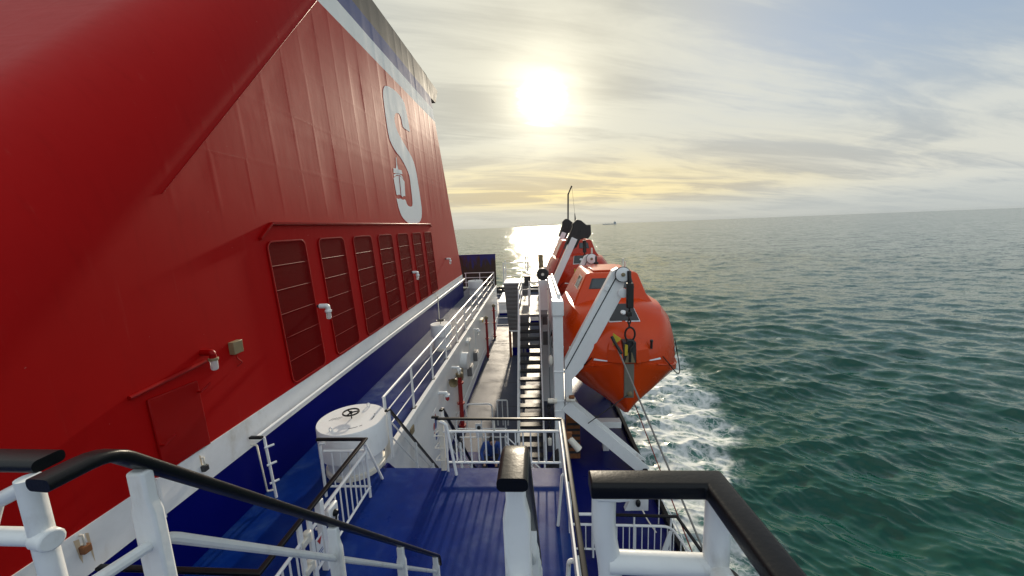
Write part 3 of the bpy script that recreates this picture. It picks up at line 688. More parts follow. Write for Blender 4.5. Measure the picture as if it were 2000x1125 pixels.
# end post and black-capped handrails of the stairs going down from the blue deck
ds = thing('descending_stairs', 'steep blue stairs dropping from the blue deck to the walkway, with black handrails', 'stairs', (-2.5, 8.2, -7.7))
MB().prism([(6.80, -4.62), (6.95, -4.62), (9.80, -7.70), (9.55, -7.70)], -3.14, -3.10, 'yz').build('stringer', 'bluewall', ds)
MB().prism([(6.80, -4.62), (6.95, -4.62), (9.80, -7.70), (9.55, -7.70)], -1.98, -1.94, 'yz').build('stringer', 'bluewall', ds)
for k in range(12):
    z = -4.86-.235*k; y = 6.86+.222*k
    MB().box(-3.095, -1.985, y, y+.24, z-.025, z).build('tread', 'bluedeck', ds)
for x in (-3.06, -1.96):
    MB().sweep(RAIL_S, [(x, 6.98, -3.52), (x, 7.12, -3.55), (x, 10.15, -6.92)]).build('handrail', 'black', ds, bevel=.004)
    MB().tube([(x, 7.12, -3.80), (x, 9.9, -6.88)], .016, 6).build('middle_rail', 'white', ds)
    MB().tube([(x, 7.12, -4.15), (x, 9.75, -7.08)], .016, 6).build('middle_rail', 'white', ds)
    for y in (7.1, 8.5, 9.75):
        z = -3.55-1.112*(y-7.12); MB().box(x-.02, x+.02, y-.04, y+.04, z-1.25 if y > 7.2 else -4.6, z).build('post', 'white', ds, bevel=.005)
MB().prism([(7.0, -4.6), (7.35, -4.6), (7.22, -4.15), (7.12, -4.15)], -3.2, -3.17, 'yz').build('gusset', 'white_aged', ds)

# railing across the far edge of the blue deck
fr = thing('deck_railing', 'white baluster railing with black top rail across the far edge of the blue deck', 'railing', (-.8, 6.68, -4.6), RG)
Y = 6.68
MB().sweep(RAIL, [(-1.98, Y, -3.53), (.40, Y, -3.56)]).build('top_rail', 'black', fr)
MB().sweep(RAIL, [(-2.06, Y, -3.50), (-1.93, Y, -3.50)]).build('rail_end', 'black', fr, bevel=.005)
MB().tube([(-1.86, Y, -3.79), (.36, Y, -3.80)], .026, 10).build('rail', 'white', fr)
MB().tube([(-1.80, Y, -4.43), (.36, Y, -4.44)], .022, 10).build('rail', 'white', fr)
for k in range(14):
    x = -1.62+.142*k; MB().tube([(x, Y, -4.43), (x, Y, -3.80)], .0145, 8).build('baluster', 'white', fr)
for x in (-.88, -.42): MB().tube([(x, Y, -3.80), (x, Y, -3.56)], .02, 8).build('support', 'white_aged', fr)
MB().box(-1.94, -1.84, Y-.02, Y+.02, -4.6, -3.58).build('post', 'white_aged', fr, bevel=.006)
MB().tube([(-1.80, Y-.03, -3.6), (-1.80, Y-.03, -4.6)], .022, 8).build('post', 'white', fr)
MB().tube(arc_path([(-1.9, Y-.02, -3.58), (-1.78, Y-.03, -3.62), (-1.62, Y-.14, -4.6)], .08), .028, 8).build('brace', 'white', fr)
for z in (-3.85, -4.1, -4.35):
    MB().tube(arc_path([(-1.92, Y, z+.12), (-2.03, Y-.06, z), (-1.84, Y-.06, z)], .03), .012, 6).build('loop', 'white_aged', fr)
# side railing of the blue deck, running back toward the upper stairs
sr = thing('side_railing', 'white plated railing with black top rail along the seaward side of the blue deck', 'railing', (.40, 4.6, -4.6), RG)
MB().sweep(RAIL, [(.40, 6.66, -3.56), (.405, .9, -3.50)]).build('top_rail', 'black', sr)
MB().box(.325, .350, 1.2, 6.60, -3.80, -3.555).build('flat_plate', 'white', sr, bevel=.004)
for y in (6.55, 5.2, 3.9, 2.6):
    MB().box(.375, .425, y-.03, y+.03, -4.75, -3.78).build('post', 'white', sr, bevel=.005)
MB().tube(arc_path([(.36, 5.30, -3.72), (.30, 5.30, -3.72), (.22, 5.32, -4.60)], .1), .024, 8).build('brace', 'white', sr)
MB().tube(arc_path([(.36, 3.82, -3.75), (.27, 3.82, -3.75), (.22, 3.82, -4.60)], .1), .026, 8).build('brace', 'white', sr)

# railing and gate between the blue deck and the ledge
gr = thing('gate_railing', 'white baluster railing with black angled top rail and latched gate beside the big drum vent', 'railing', (-3.05, 4.6, -4.6), RG)
X = -3.03; ZT = -3.52
MB().sweep(RAIL_S, [(-3.90, 5.96, ZT), (X, 5.96, ZT), (X, 3.37, ZT), (-4.90, 3.40, ZT)]).build('top_rail', 'black', gr, bevel=.004)
MB().tube(arc_path([(-3.84, 5.94, -4.60), (-3.84, 5.94, ZT-.06), (-3.74, 5.94, ZT-.06)], .06), .026, 8).build('post', 'white', gr)
MB().tube([(-3.80, 5.96, -3.74), (X, 5.96, -3.74)], .024, 8).build('rail', 'white', gr)
MB().tube([(-3.80, 5.96, -4.42), (X, 5.96, -4.42)], .02, 8).build('rail', 'white', gr)
for k in range(5): MB().tube([(-3.66+.15*k, 5.96, -4.42), (-3.66+.15*k, 5.96, -3.74)], .013, 6).build('baluster', 'white' if k != 2 else 'white_aged', gr)
for z, r_ in ((-3.74, .026), (-4.42, .02)): MB().tube([(X, 5.96, z), (X, 4.55, z)], r_, 8).build('rail', 'white', gr)
for k in range(8): MB().tube([(X, 5.78-.15*k, -4.42), (X, 5.78-.15*k, -3.74)], .013, 6).build('baluster', 'white', gr)
MB().tube([(X, 5.93, -4.6), (X, 5.93, ZT-.03)], .024, 8).build('post', 'white', gr)
MB().tube([(X+.02, 5.9, ZT-.05), (X+.02, 6.42, -4.6)], .022, 8).build('brace', 'white', gr)
MB().box(X-.045, X+.045, 4.46, 4.54, -4.6, ZT-.02).build('gate_post', 'white', gr, bevel=.008)
for z in (-3.62, -3.98, -4.34): MB().tube([(X-.09, 4.50, z), (X-.02, 4.50, z)], .02, 8).build('hinge_lug', 'white', gr)
lk = MB().box(X-.02, X+.06, 4.62, 4.84, -4.06, -3.80).build('latch_plate', 'white', gr, bevel=.02)
MB().lathe([(.05, 0), (.05, .02), (.03, .05)], (X+.06, 4.73, -3.92), axis=(1, 0, 0), n=14).build('latch_knob', 'black', lk)
MB().tube([(X+.09, 4.73, -3.92), (X+.10, 4.67, -4.03)], .014, 6).build('latch_lever', 'black', lk)
sg = MB().box(X+.02, X+.03, 4.30, 4.44, -4.35, -3.98).build('warning_placard', 'white', gr)
MB().prism([(4.32, -4.01), (4.42, -4.01), (4.37, -4.10)], X+.031, X+.034, 'yz').build('red_triangle', 'signred', sg)
for k in range(5): MB().box(X+.031, X+.034, 4.32+.01*(k % 2), 4.425-.012*(k % 3), -4.325+.035*k, -4.312+.035*k).build('text_line', 'signblue', sg)
for y0, y1 in ((4.44, 4.22), (4.08, 3.37)):
    for z, r_ in ((-3.80, .022), (-4.42, .02)): MB().tube([(X, y0, z), (X, y1, z)], r_, 8).build('rail', 'white', gr)
for y in (3.95, 3.82, 3.69, 3.56, 3.43): MB().tube([(X, y, -4.42), (X, y, -3.80)], .013, 6).build('baluster', 'white', gr)
for y in (4.26, 4.06): MB().box(X-.02, X+.02, y-.035, y+.035, -4.6, ZT-.02).build('gate_post', 'white', gr, bevel=.006)
for z in (-3.82, -4.22):
    MB().cone((X+.01, 4.18, z-.06), (X+.01, 4.18, z+.08), .055, .05, 14).box(X-.02, X+.05, 4.04, 4.22, z-.05, z+.04).build('hinge', 'white_aged', gr, bevel=.012)

for z, r_ in ((-3.80, .022), (-4.42, .02)): MB().tube([(X, 3.37, z), (-4.9, 3.40, z)], r_, 8).build('rail', 'white', gr)
for k in range(12): MB().tube([(X-.15*k-.1, 3.38, -4.42), (X-.15*k-.1, 3.38, -3.80)], .013, 6).build('baluster', 'white', gr)
MB().tube([(-4.88, 3.40, -4.6), (-4.88, 3.40, ZT)], .022, 8).build('post', 'white', gr)
# ------------------------------------------------------------------ the stairs and rails right in front of the viewer
def flat_post(mb, x, y, zt, zb, w=.072, th=.03):   # flat bar with a narrower neck at the top
    a, b = w/2, w*.36
    poly = [(x-a, zb), (x+a, zb), (x+a, zt-.13), (x+b, zt-.085), (x+b, zt), (x-b, zt), (x-b, zt-.085), (x-a, zt-.13)]
    return mb.prism(poly, y-th/2, y+th/2)
us = thing('upper_stairs', 'steep stairs in front of the viewer with white flat-bar posts and a black handrail', 'stairs', (-.6, 2.2, -4.6))
SL = -1.080
def hz(y): return -.549+SL*(y-.86)
for x, lab in ((-1.15, 1), (-.065, 0)):
    if lab: path = arc_path([(x-.012, .735, -.547), (x, .87, -.547), (x, 3.56, hz(3.56)), (x, 3.58, hz(3.56)-.12)], .05)
    else: path = arc_path([(x, .742, -.546), (x, .88, -.546), (x, 3.56, hz(3.56)-.06)], .05)
    MB().sweep(RAIL, path).build('handrail', 'black', us)
    for y in (.936, 1.80, 2.64, 3.48) if lab else (.83, 1.80, 2.64, 3.48):
        flat_post(MB(), x, y, hz(y)-.014 if y > .9 else -.562, hz(y)-1.15, .074 if y > .9 else .066, .036).build('post', 'white_thick', us, bevel=.008, seg=3)
    MB().tube(arc_path([(x, .62, -.825), (x, .965, -.885), (x, 3.5, hz(3.5)-.195)], .05), .0165, 10).build('middle_rail', 'white_thick', us)
    MB().prism([(.80, -1.62), (1.02, -1.62), (3.95, -4.60), (3.65, -4.60)], x-.015, x+.015, 'yz').build('stringer', 'white', us)
for k in range(12):
    z = -1.85-.23*k; y = .92+.213*k
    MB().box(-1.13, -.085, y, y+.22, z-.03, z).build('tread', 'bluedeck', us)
# guard rail on the left of the stair head
lg = thing('guard_rail', 'thick white pipe guard rail with black cap at the lower left corner', 'railing', (-1.5, .8, -1.6), RG)
MB().sweep(RAIL, [(-1.262, .83, -.547), (-2.6, .86, -.547)]).build('top_rail', 'black', lg)
MB().tube([(-1.262, .785, -1.6), (-1.262, .785, -.562)], .0235, 18).build('post', 'white_thick', lg)
MB().cone((-1.222, .775, -.727), (-1.27, .785, -.727), .027, .028, 16).tube([(-1.26, .785, -.727), (-2.6, .80, -.727)], .0215, 14).build('rail', 'white_thick', lg, bevel=.005)
MB().tube([(-1.27, .79, -.585), (-1.40, .80, -.645), (-1.48, .80, -.80), (-1.5, .80, -1.6)], .0195, 14).build('brace', 'white_thick', lg)
# guard rail on the right of the stair head
rg_ = thing('guard_rail', 'thick white pipe guard rail with black angled cap at the lower right', 'railing', (.25, .7, -1.6), RG)
MB().sweep(rrect(.054, .037, .009), [(.100, .750, -.549), (.356, .750, -.549), (.372, .42, -.549), (.39, -.1, -.549)]).build('top_rail', 'black', rg_, bevel=.004)
MB().tube(arc_path([(.132, .76, -.57), (.130, .76, -.66), (.146, .76, -.76), (.147, .76, -1.6)], .07), .026, 20).build('post', 'white_thick', rg_)
MB().tube([(.366, .745, -1.6), (.366, .745, -.57)], .026, 20).build('post', 'white_thick', rg_)
MB().tube([(.14, .752, -.738), (.366, .745, -.738)], .0235, 20).build('rail', 'white_thick', rg_)
MB().tube([(.366, .745, -.738), (.40, 0, -.738)], .0235, 20).build('rail', 'white_thick', rg_)
MB().prism([(.105, -.568), (.19, -.568), (.182, -.574), (.16, -.577), (.115, -.576)], .730, .785).build('weld_flange', 'white_thick', rg_, bevel=.003)

# ------------------------------------------------------------------ railing low on the outer deck
lo = thing('lower_gate_railing', 'white baluster railing with black top rail across the outer deck below the guard rail', 'railing', (2.0, 8.0, -7.7), RG)
Y = 7.98
MB().sweep(RAIL_S, [(1.25, Y, -6.60), (3.0, Y-.05, -6.60), (3.22, 6.6, -6.60)]).build('top_rail', 'black', lo, bevel=.004)
MB().sweep(RAIL_S, [(.70, Y, -6.60), (1.20, Y, -6.60)]).build('rail_end', 'white', lo, bevel=.004)
MB().tube(arc_path([(.55, Y, -6.86), (2.88, Y-.04, -6.86), (3.15, 6.6, -6.86)], .2), .028, 8).build('rail', 'white', lo)
MB().tube([(.55, Y, -7.5), (2.9, Y-.04, -7.5)], .022, 8).build('rail', 'white', lo)
for k in range(16): MB().tube([(.82+.142*k, Y-.03, -7.5), (.82+.142*k, Y-.03, -6.86)], .012, 6).build('baluster', 'white', lo)
for x in (1.13, 2.06, 2.88): MB().tube([(x, Y-.03, -7.7), (x, Y-.03, -6.6)], .022, 8).build('post', 'white', lo)
for k in range(6): MB().tube([(3.0+.03*k, 7.65-.18*k, -7.5), (3.0+.03*k, 7.65-.18*k, -6.86)], .012, 6).build('baluster', 'white', lo)
MB().tube([(1.15, Y-.05, -6.9), (1.35, Y-.5, -7.7)], .022, 8).build('brace', 'white', lo)
MB().prism([(2.6, -7.7), (2.75, -7.7), (2.9, -6.95), (2.82, -6.95)], Y-.1, Y-.07).build('brace', 'white', lo)
t = thing('fairlead_bracket', 'white upright bracket with a yellow hook and black shackle at the deck edge', 'bracket', (2.6, 9.4, -7.7))
MB().box(2.36, 2.82, 9.45, 9.6, -7.7, -6.9).build('plate', 'white', t, bevel=.01)
MB().prism([(2.2, -7.7), (2.36, -7.7), (2.36, -7.3)], 9.45, 9.6).build('gusset', 'white', t)
MB().prism([(2.58, -7.28), (2.70, -7.12), (2.74, -7.14), (2.72, -7.28)], 9.40, 9.45).build('hook', 'yellow', t, bevel=.01)
MB().tube([(2.54, 9.4, -6.9), (2.54, 9.38, -7.3)], .01, 6).build('wire', 'dark', t)
MB().sphere((2.53, 9.38, -7.42), .085, sc=(.8, .6, 1.3)).build('shackle', 'blackhead', t)
MB().tube(arc_path([(2.62, 9.3, -7.55), (2.7, 9.1, -7.68), (2.8, 8.7, -7.69)], .1), .02, 6).build('tail', 'white_aged', t)
t = thing('edge_stanchion', 'thin white bent stanchion by the black deck edge', 'stanchion', (2.95, 9.0, -7.7))
MB().tube(arc_path([(2.95, 9.0, -7.7), (2.95, 9.0, -6.9), (3.1, 8.5, -7.05), (3.2, 8.0, -7.3)], .06), .016, 6).build('tube', 'white', t)
solo(MB().box(3.10, 3.24, -4, 45, -7.70, -7.52), 'edge_coaming', 'black', 'black coaming along the outer edge of the navy deck', 'coaming', (3.15, 10, -7.7), bevel=.02)
t = thing('rubber_fender', 'round black rubber fender outside the deck edge at the bottom', 'fender', (3.95, 7.4, -7.6))
MB().lathe([(.02, -.1), (.12, -.12), (.20, -.08), (.22, 0), (.20, .08), (.12, .12), (.02, .1)], (3.95, 7.4, -7.6), axis=(.4, .2, 1), n=20).build('body', 'black', t)
MB().tube([(3.2, 7.4, -7.65), (3.9, 7.4, -7.62)], .04, 8).build('arm', 'dark', t)

# ------------------------------------------------------------------ lifeboats
def make_boat(label):
    CX = 2.58; t = thing('lifeboat', label, 'lifeboat', (CX, 14.0, -5.9), 'orange lifeboats in davits')
    # stations: y, gunwale half breadth, keel z, gunwale z, lower shell upper z, canopy mid (hw,z), shoulder (hw,z), roof z
    ST = [(10.74, .34, -5.34, -4.16, .30, -3.95, .22, -3.84, -3.78),
          (10.86, .72, -5.56, -4.26, .64, -3.88, .50, -3.64, -3.56),
          (11.10, 1.18, -5.70, -4.38, 1.06, -3.80, .80, -3.36, -3.20),
          (11.40, 1.42, -5.80, -4.50, 1.36, -3.74, 1.02, -3.10, -2.96),
          (11.90, 1.72, -5.88, -4.62, 1.64, -3.66, 1.24, -2.84, -2.62),
          (12.50, 1.88, -5.94, -4.68, 1.80, -3.58, 1.40, -2.70, -2.46),
          (13.20, 1.95, -5.96, -4.70, 1.87, -3.56, 1.46, -2.66, -2.44),
          (14.50, 1.96, -5.97, -4.70, 1.88, -3.56, 1.46, -2.68, -2.44),
          (15.80, 1.96, -5.94, -4.70, 1.84, -3.58, 1.40, -2.72, -2.50),
          (16.80, 1.72, -5.86, -4.64, 1.58, -3.66, 1.12, -2.95, -2.80),
          (17.40, 1.30, -5.60, -4.50, 1.18, -3.78, .80, -3.35, -3.25),
          (17.70, .80, -5.30, -4.40, .70, -3.92, .50, -3.70, -3.66)]
    def half(s):
        y, g, k, gz, m, mz, h, hz_, rz = s
        return [(.035, k), (g*.30, k+(gz-k)*.26), (g*.66, k+(gz-k)*.60), (g*.985, gz-.03), (g+.03, gz), (g+.03, gz+.16), (g*.985, gz+.18),
                ((g*.99+m)/2+.03, (gz+.18+mz)/2), (m, mz), ((m+h)/2+.06, (mz+hz_)/2+.08), (h, hz_), (h*.55, hz_*.3+rz*.7), (0.02, rz)]
    rings = []
    # resample the stations smoothly along the length
    ys = [s[0] for s in ST]
    for i in range(len(ST)-1):
        for j in range(3 if i else 2):
            f = j/(3 if i else 2); a, b = ST[i], ST[i+1]
            p0 = ST[max(0, i-1)]; p3 = ST[min(len(ST)-1, i+2)]
            def cr(k): 
                m0 = (b[k]-p0[k])/(b[0]-p0[0])*(b[0]-a[0]); m1 = (p3[k]-a[k])/(p3[0]-a[0])*(b[0]-a[0])
                return (2*f**3-3*f*f+1)*a[k]+(f**3-2*f*f+f)*m0+(-2*f**3+3*f*f)*b[k]+(f**3-f*f)*m1
            rings.append(tuple([a[0]+(b[0]-a[0])*f]+[cr(k) for k in range(1, 9)]))
    rings.append(ST[-1])
    def ring(s, lo, hi):
        h = half(s)[lo:hi]
        return [(CX-x, s[0], z) for x, z in h[::-1]]+[(CX+x, s[0], z) for x, z in h]
    def shell(lo, hi):
        mb = MB(); rr = [ring(s, lo, hi) for s in rings]; m = len(rr[0])
        mb.v = [Vector(p) for r_ in rr for p in r_]
        mb.f = [(i*m+j, i*m+j+1, (i+1)*m+j+1, (i+1)*m+j) for i in range(len(rr)-1) for j in range(m-1)]
        mb.f += [tuple(range(m))[::-1], tuple((len(rr)-1)*m+j for j in range(m))]
        return mb
    hull = shell(0, 7); hull.build('hull', 'orange', t, smooth=38)
    canopy = MB(); rr = [ring(s, 6, 13) for s in rings]
    # canopy ring runs left gunwale -> roof -> right gunwale
    rr = [[(CX-x, s[0], z) for x, z in half(s)[6:13]]+[(CX+x, s[0], z) for x, z in half(s)[6:13][::-1]] for s in rings]
    m = len(rr[0]); canopy.v = [Vector(p) for r_ in rr for p in r_]
    canopy.f = [(i*m+j, i*m+j+1, (i+1)*m+j+1, (i+1)*m+j) for i in range(len(rr)-1) for j in range(m-1)]+[tuple(range(m))[::-1], tuple((len(rr)-1)*m+j for j in range(m))]
    canopy.build('canopy', 'orange', t, smooth=32)
    # wheelhouse
    def rectring(x0, x1, y0, y1, z): return [(x0, y0, z), (x1, y0, z), (x1, y1, z), (x0, y1, z)]
    wh = MB().loft([rectring(1.12, 3.95, 12.55, 16.1, -2.86), rectring(1.34, 3.62, 12.78, 15.9, -2.36), rectring(1.66, 3.42, 13.06, 15.7, -1.74), rectring(1.74, 3.34, 13.14, 15.6, -1.66)])
    w = wh.build('wheelhouse', 'orange', t, bevel=.08, seg=3)
    def wq(mb, u0, u1, v0, v1, o):   # quad on the sloping front, u across 0..1, v up 0..1
        P = lambda u, v: Vector((1.34+(1.66-1.34)*v+u*((3.62-1.34)*(1-v)+(3.42-1.66)*v), 12.78+.28*v, -2.36+.62*v))+Vector((0, -.91, .41))*o
        return mb.add([P(u0, v0), P(u1, v0), P(u1, v1), P(u0, v1)], [(0, 1, 2, 3)])
    for u0, u1 in ((.17, .42), (.60, .82)):
        f_ = wq(MB(), u0-.03, u1+.03, .30, .84, .010).build('window', 'dark', w, recalc=False); wq(MB(), u0, u1, .35, .79, .016).build('pane', 'window', f_, recalc=False)
    for sx in (-1, 1):
        xs = (lambda v: 1.34+.32*v) if sx < 0 else (lambda v: 3.62-.20*v)
        f_ = MB().add([(xs(v)+sx*.012, y+.2*v, -2.36+.62*v) for y, v in ((13.25, .2), (14.1, .2), (14.1, .85), (13.25, .85))], [(0, 1, 2, 3)]).build('window', 'white_aged', w, recalc=False)
        MB().add([(xs(v)+sx*.018, y+.2*v, -2.36+.62*v) for y, v in ((13.31, .26), (14.04, .26), (14.04, .79), (13.31, .79))], [(0, 1, 2, 3)]).build('pane', 'window', f_, recalc=False)
    MB().box(1.95, 3.1, 13.35, 15.3, -1.66, -1.60).build('roof_hatch', 'orange', w, bevel=.02)
    MB().tube([(3.1, 13.6, -1.65), (3.1, 13.6, -1.35)], .03, 8).build('mast_stub', 'white_aged', w)
    # fore hatch with its white frame and round light
    hp = lambda u, v: Vector((CX-.44+.10*v+u*(.88-.20*v)+.02, 11.46+.56*v, -2.955+.40*v))
    hn = Vector((0, -.58, .81))
    hf = MB().add([hp(*q)+hn*.03 for q in ((-.03, -.05), (1.03, -.05), (1.03, 1.03), (-.03, 1.03))]+[hp(*q)-hn*.15 for q in ((-.03, -.05), (1.03, -.05), (1.03, 1.03), (-.03, 1.03))],
                  [(0, 1, 2, 3), (4, 5, 1, 0), (5, 6, 2, 1), (6, 7, 3, 2), (7, 4, 0, 3)]).build('fore_hatch', 'reflector', t, bevel=.012)
    MB().add([hp(*q)+hn*o for o in (.034, .045) for q in ((0, 0), (1, 0), (1, 1), (0, 1))], [(4, 5, 6, 7), (0, 1, 5, 4), (1, 2, 6, 5), (2, 3, 7, 6), (3, 0, 4, 7)]).build('panel', 'hatch', hf, recalc=False)
    MB().lathe([(.085, 0), (.085, .03), (.07, .045)], hp(.52, .45)+hn*.045, axis=hn, n=18).build('round_light', 'reflector', hf)
    # release hook on a dark box painted as recess shade, between two moulded cheeks
    rc = MB().box(CX-.18, CX+.18, 10.66, 11.25, -3.97, -3.36).build('hook_recess_shade', 'dark', t, bevel=.01)
    for sx in (-1, 1):
        MB().loft([[(CX+sx*.18, 10.62, -4.0), (CX+sx*.62, 10.80, -4.0), (CX+sx*.62, 11.4, -4.0), (CX+sx*.18, 11.4, -4.0)],
                   [(CX+sx*.18, 10.66, -3.62), (CX+sx*.60, 10.84, -3.62), (CX+sx*.60, 11.4, -3.62), (CX+sx*.18, 11.4, -3.62)],
                   [(CX+sx*.18, 10.95, -3.34), (CX+sx*.50, 11.05, -3.36), (CX+sx*.50, 11.4, -3.36), (CX+sx*.18, 11.4, -3.34)]]).build('cheek', 'orange', t, bevel=.03, seg=3)
    MB().prism([(CX-.15, -3.96), (CX+.15, -3.96), (CX+.06, -3.66), (CX-.04, -3.66)], 10.63, 10.66).build('hook_plate', 'brass', rc, bevel=.005)
    MB().box(CX-.14, CX-.06, 10.64, 10.66, -3.75, -3.42).build('release_lever', 'yellow', rc)
    MB().tube(arc_path([(CX, 10.62, -3.93), (CX, 10.62, -3.55), (CX+.09, 10.64, -3.46), (CX+.09, 10.66, -3.32), (CX-.07, 10.66, -3.32), (CX-.07, 10.66, -3.42)], .06), .035, 8).build('hook', 'blackhead', rc)
    MB().prism([(CX-.44, -3.50), (CX-.20, -3.30), (CX-.44, -3.12)], 10.80, 10.82).build('yellow_tag', 'yellow', t)
    MB().tube([(CX+.66, 10.86, -3.62), (CX+.66, 10.86, -3.42)], .035, 8).sphere((CX+.66, 10.86, -3.40), .05).build('cleat', 'blackhead', t)
    # stem plate, reflective strips, grab lines
    MB().box(CX-.14, CX+.14, 10.70, 10.9, -5.05, -4.02).build('stem_plate', 'greyboat', t, bevel=.01)
    MB().lathe([(.07, 0), (.07, .06), (.03, .08)], (CX+.02, 10.72, -4.92), axis=(0, -1, 0), n=14).build('towing_eye', 'brass', t)
    def surf(y, k, sgn, o=.012):   # point on the shell near profile index k at length y
        for i in range(len(rings)-1):
            if rings[i][0] <= y <= rings[i+1][0]:
                f = (y-rings[i][0])/(rings[i+1][0]-rings[i][0]); a, b = half(rings[i]), half(rings[i+1])
                kk = int(k); kf = k-kk; g = lambda h: (h[kk][0]*(1-kf)+h[min(12, kk+1)][0]*kf, h[kk][1]*(1-kf)+h[min(12, kk+1)][1]*kf)
                A, B = g(a), g(b); return Vector((CX+sgn*(A[0]*(1-f)+B[0]*f+o*.6), y-o, A[1]*(1-f)+B[1]*f+o*.3))
    for sgn, y0, y1 in ((-1, 10.80, 10.99), (1, 10.80, 10.99), (1, 11.75, 12.0), (1, 12.6, 12.95), (-1, 12.1, 12.5), (1, 14.0, 14.5), (-1, 14.0, 14.5)):
        st = MB(); a = [surf(y0+(y1-y0)*i/4, 7.0, sgn, .02) for i in range(5)]; b = [surf(y0+(y1-y0)*i/4, 7.35, sgn, .02) for i in range(5)]
        for i in range(4): st.add([a[i], a[i+1], b[i+1], b[i]], [(0, 1, 2, 3)])
        st.build('reflective_strip', 'reflector', t, recalc=False)
    for sgn in (-1, 1):
        for y0, y1 in ((11.02, 12.45), (12.6, 13.5), (13.6, 15.0), (15.1, 16.4)):
            pts = []
            for i in range(13):
                f = i/12; p = surf(y0+(y1-y0)*f, 7.4 if y0 < 12 else 6.6, sgn, .06); p.z -= (3.1 if y0 < 12 else 1.5)*f*(1-f); p.x += sgn*.10*math.sin(math.pi*f); p.y -= .10*math.sin(math.pi*f) if y0 < 12 else 0; pts.append(p)
            MB().tube(pts, .016, 6).build('grab_line', 'black', t)
    MB().tube([surf(y, 5.5, 1, .03) for y in np.linspace(10.9, 17.5, 30)], .022, 6).build('rubbing_strake', 'orange', t)
    MB().tube([surf(y, 5.5, -1, .03) for y in np.linspace(10.9, 17.5, 30)], .022, 6).build('rubbing_strake', 'orange', t)
    return t
boat = make_boat('nearer orange enclosed lifeboat hanging bow-on at the davits')
boat2 = copy_thing(boat, (-.05, 10.4, .72), 'farther shade-darkened orange lifeboat behind, with a white cross on its cabin', 'orange lifeboats in davits')
M['shaded_orange'] = paint('shaded orange boat shell', (.42, .022, .003), .28, .08, (.25, .02, .005), .06, 1.2, bscale=3, bamt=.10, rvar=.06, spec=.35)  # darker copy of the orange shell; the far boat's shade put into colour
def darken_boat(o):
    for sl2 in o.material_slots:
        if sl2.material == M['orange']: sl2.link = 'OBJECT'; sl2.material = M['shaded_orange']
    for ch in [x for x in bpy.data.objects if x.parent == o]: darken_boat(ch)
darken_boat(boat2)
cr = MB(); 
def cp_(u, v): return Vector((1.34+.32*v+u*((2.28)*(1-v)+1.76*v)-.05, 12.78+.28*v+10.4, -2.36+.62*v+.72))+Vector((0, -.91, .41))*.03
cr.add([cp_(.46, .50), cp_(.57, .50), cp_(.57, .60), cp_(.46, .60), cp_(.50, .2), cp_(.53, .2), cp_(.53, .9), cp_(.50, .9)], [(0, 1, 2, 3), (4, 5, 6, 7)])
cro = cr.build('cross_mark', 'reflector', boat2, recalc=False)
for v in cro.data.vertices: pass

# ------------------------------------------------------------------ davits of the near boat
dv = thing('lifeboat_davit', 'white box-girder davit frame carrying the nearer lifeboat, with two sheave arms', 'davit', (.6, 13.8, -7.7), 'lifeboat davits')
MB().box(.435, .735, 11.05, 11.40, -7.70, -2.30).build('post', 'white', dv, bevel=.02)
MB().box(.41, .765, 11.00, 11.50, -2.64, -2.19).build('post_cap', 'white', dv, bevel=.03)
for z in (-4.36, -5.30, -5.62): MB().box(.425, .745, 11.03, 11.42, z-.02, z+.02).build('collar', 'white', dv, bevel=.006)
MB().box(.47, .73, 16.3, 16.65, -7.70, -2.30).build('post', 'white', dv, bevel=.02)
MB().box(.45, .75, 11.5, 16.7, -2.50, -2.19).build('top_beam', 'white', dv, bevel=.02)
MB().tube([(.66, 11.6, -2.14), (.66, 16.6, -2.14)], .06, 10).build('drive_shaft', 'white', dv)
def arm(dy, dx=0):
    P = [(.765, -4.03), (2.17, -1.36), (2.33, -1.28), (2.52, -1.42), (2.52, -1.62), (2.44, -2.12), (1.30, -4.26), (.985, -4.62), (.985, -5.62), (.765, -5.62)]
    a = MB().prism([(x+dx, z) for x, z in P], 11.06+dy, 11.32+dy).build('arm', 'white', dv, bevel=.012)
    MB().sweep([(-.013, -.006), (.013, -.006), (.013, .006), (-.013, .006)], [(.80+dx, 11.052+dy, -4.28), (2.30+dx, 11.052+dy, -1.50)], up=(0, -1, 0)).build('wire_groove', 'black', a)
    MB().obox((2.02+dx, 11.04+dy, -1.86), (.16, .04, .10), Quaternion((0, 1, 0), R(-62))).build('clip', 'white', a, bevel=.01)
    MB().lathe([(.14, -.01), (.14, .02), (.09, .03)], (2.46+dx, 11.0+dy, -2.0), axis=(0, -1, 0), n=14).build('bolt_boss', 'white', a)
    s = MB().lathe([(.19, -.06), (.205, -.05), (.18, -.02), (.18, .02), (.205, .05), (.19, .06)], (2.44+dx, 10.98+dy, -1.46), axis=(0, -1, 0), n=36).build('sheave', 'white', a)
    MB().lathe([(.055, 0), (.055, .03), (.03, .045)], (2.44+dx, 10.92+dy, -1.46), axis=(0, -1, 0), n=16).build('hub', 'brass', s)
    MB().sweep([(.014*math.cos(2*math.pi*i/6), .014*math.sin(2*math.pi*i/6)) for i in range(6)], [(2.44+dx+.212*math.cos(b), 10.955+dy, -1.46+.212*math.sin(b)) for b in [2*math.pi*i/32 for i in range(32)]], up=(0, 1, 0), closed=True).build('guard_ring', 'dark', s)
    MB().tube([(2.48+dx, 11.15+dy, -1.28), (2.48+dx, 11.15+dy, -1.02)], .035, 8).build('stub', 'white_aged', a)
arm(0); arm(5.3, -.12)
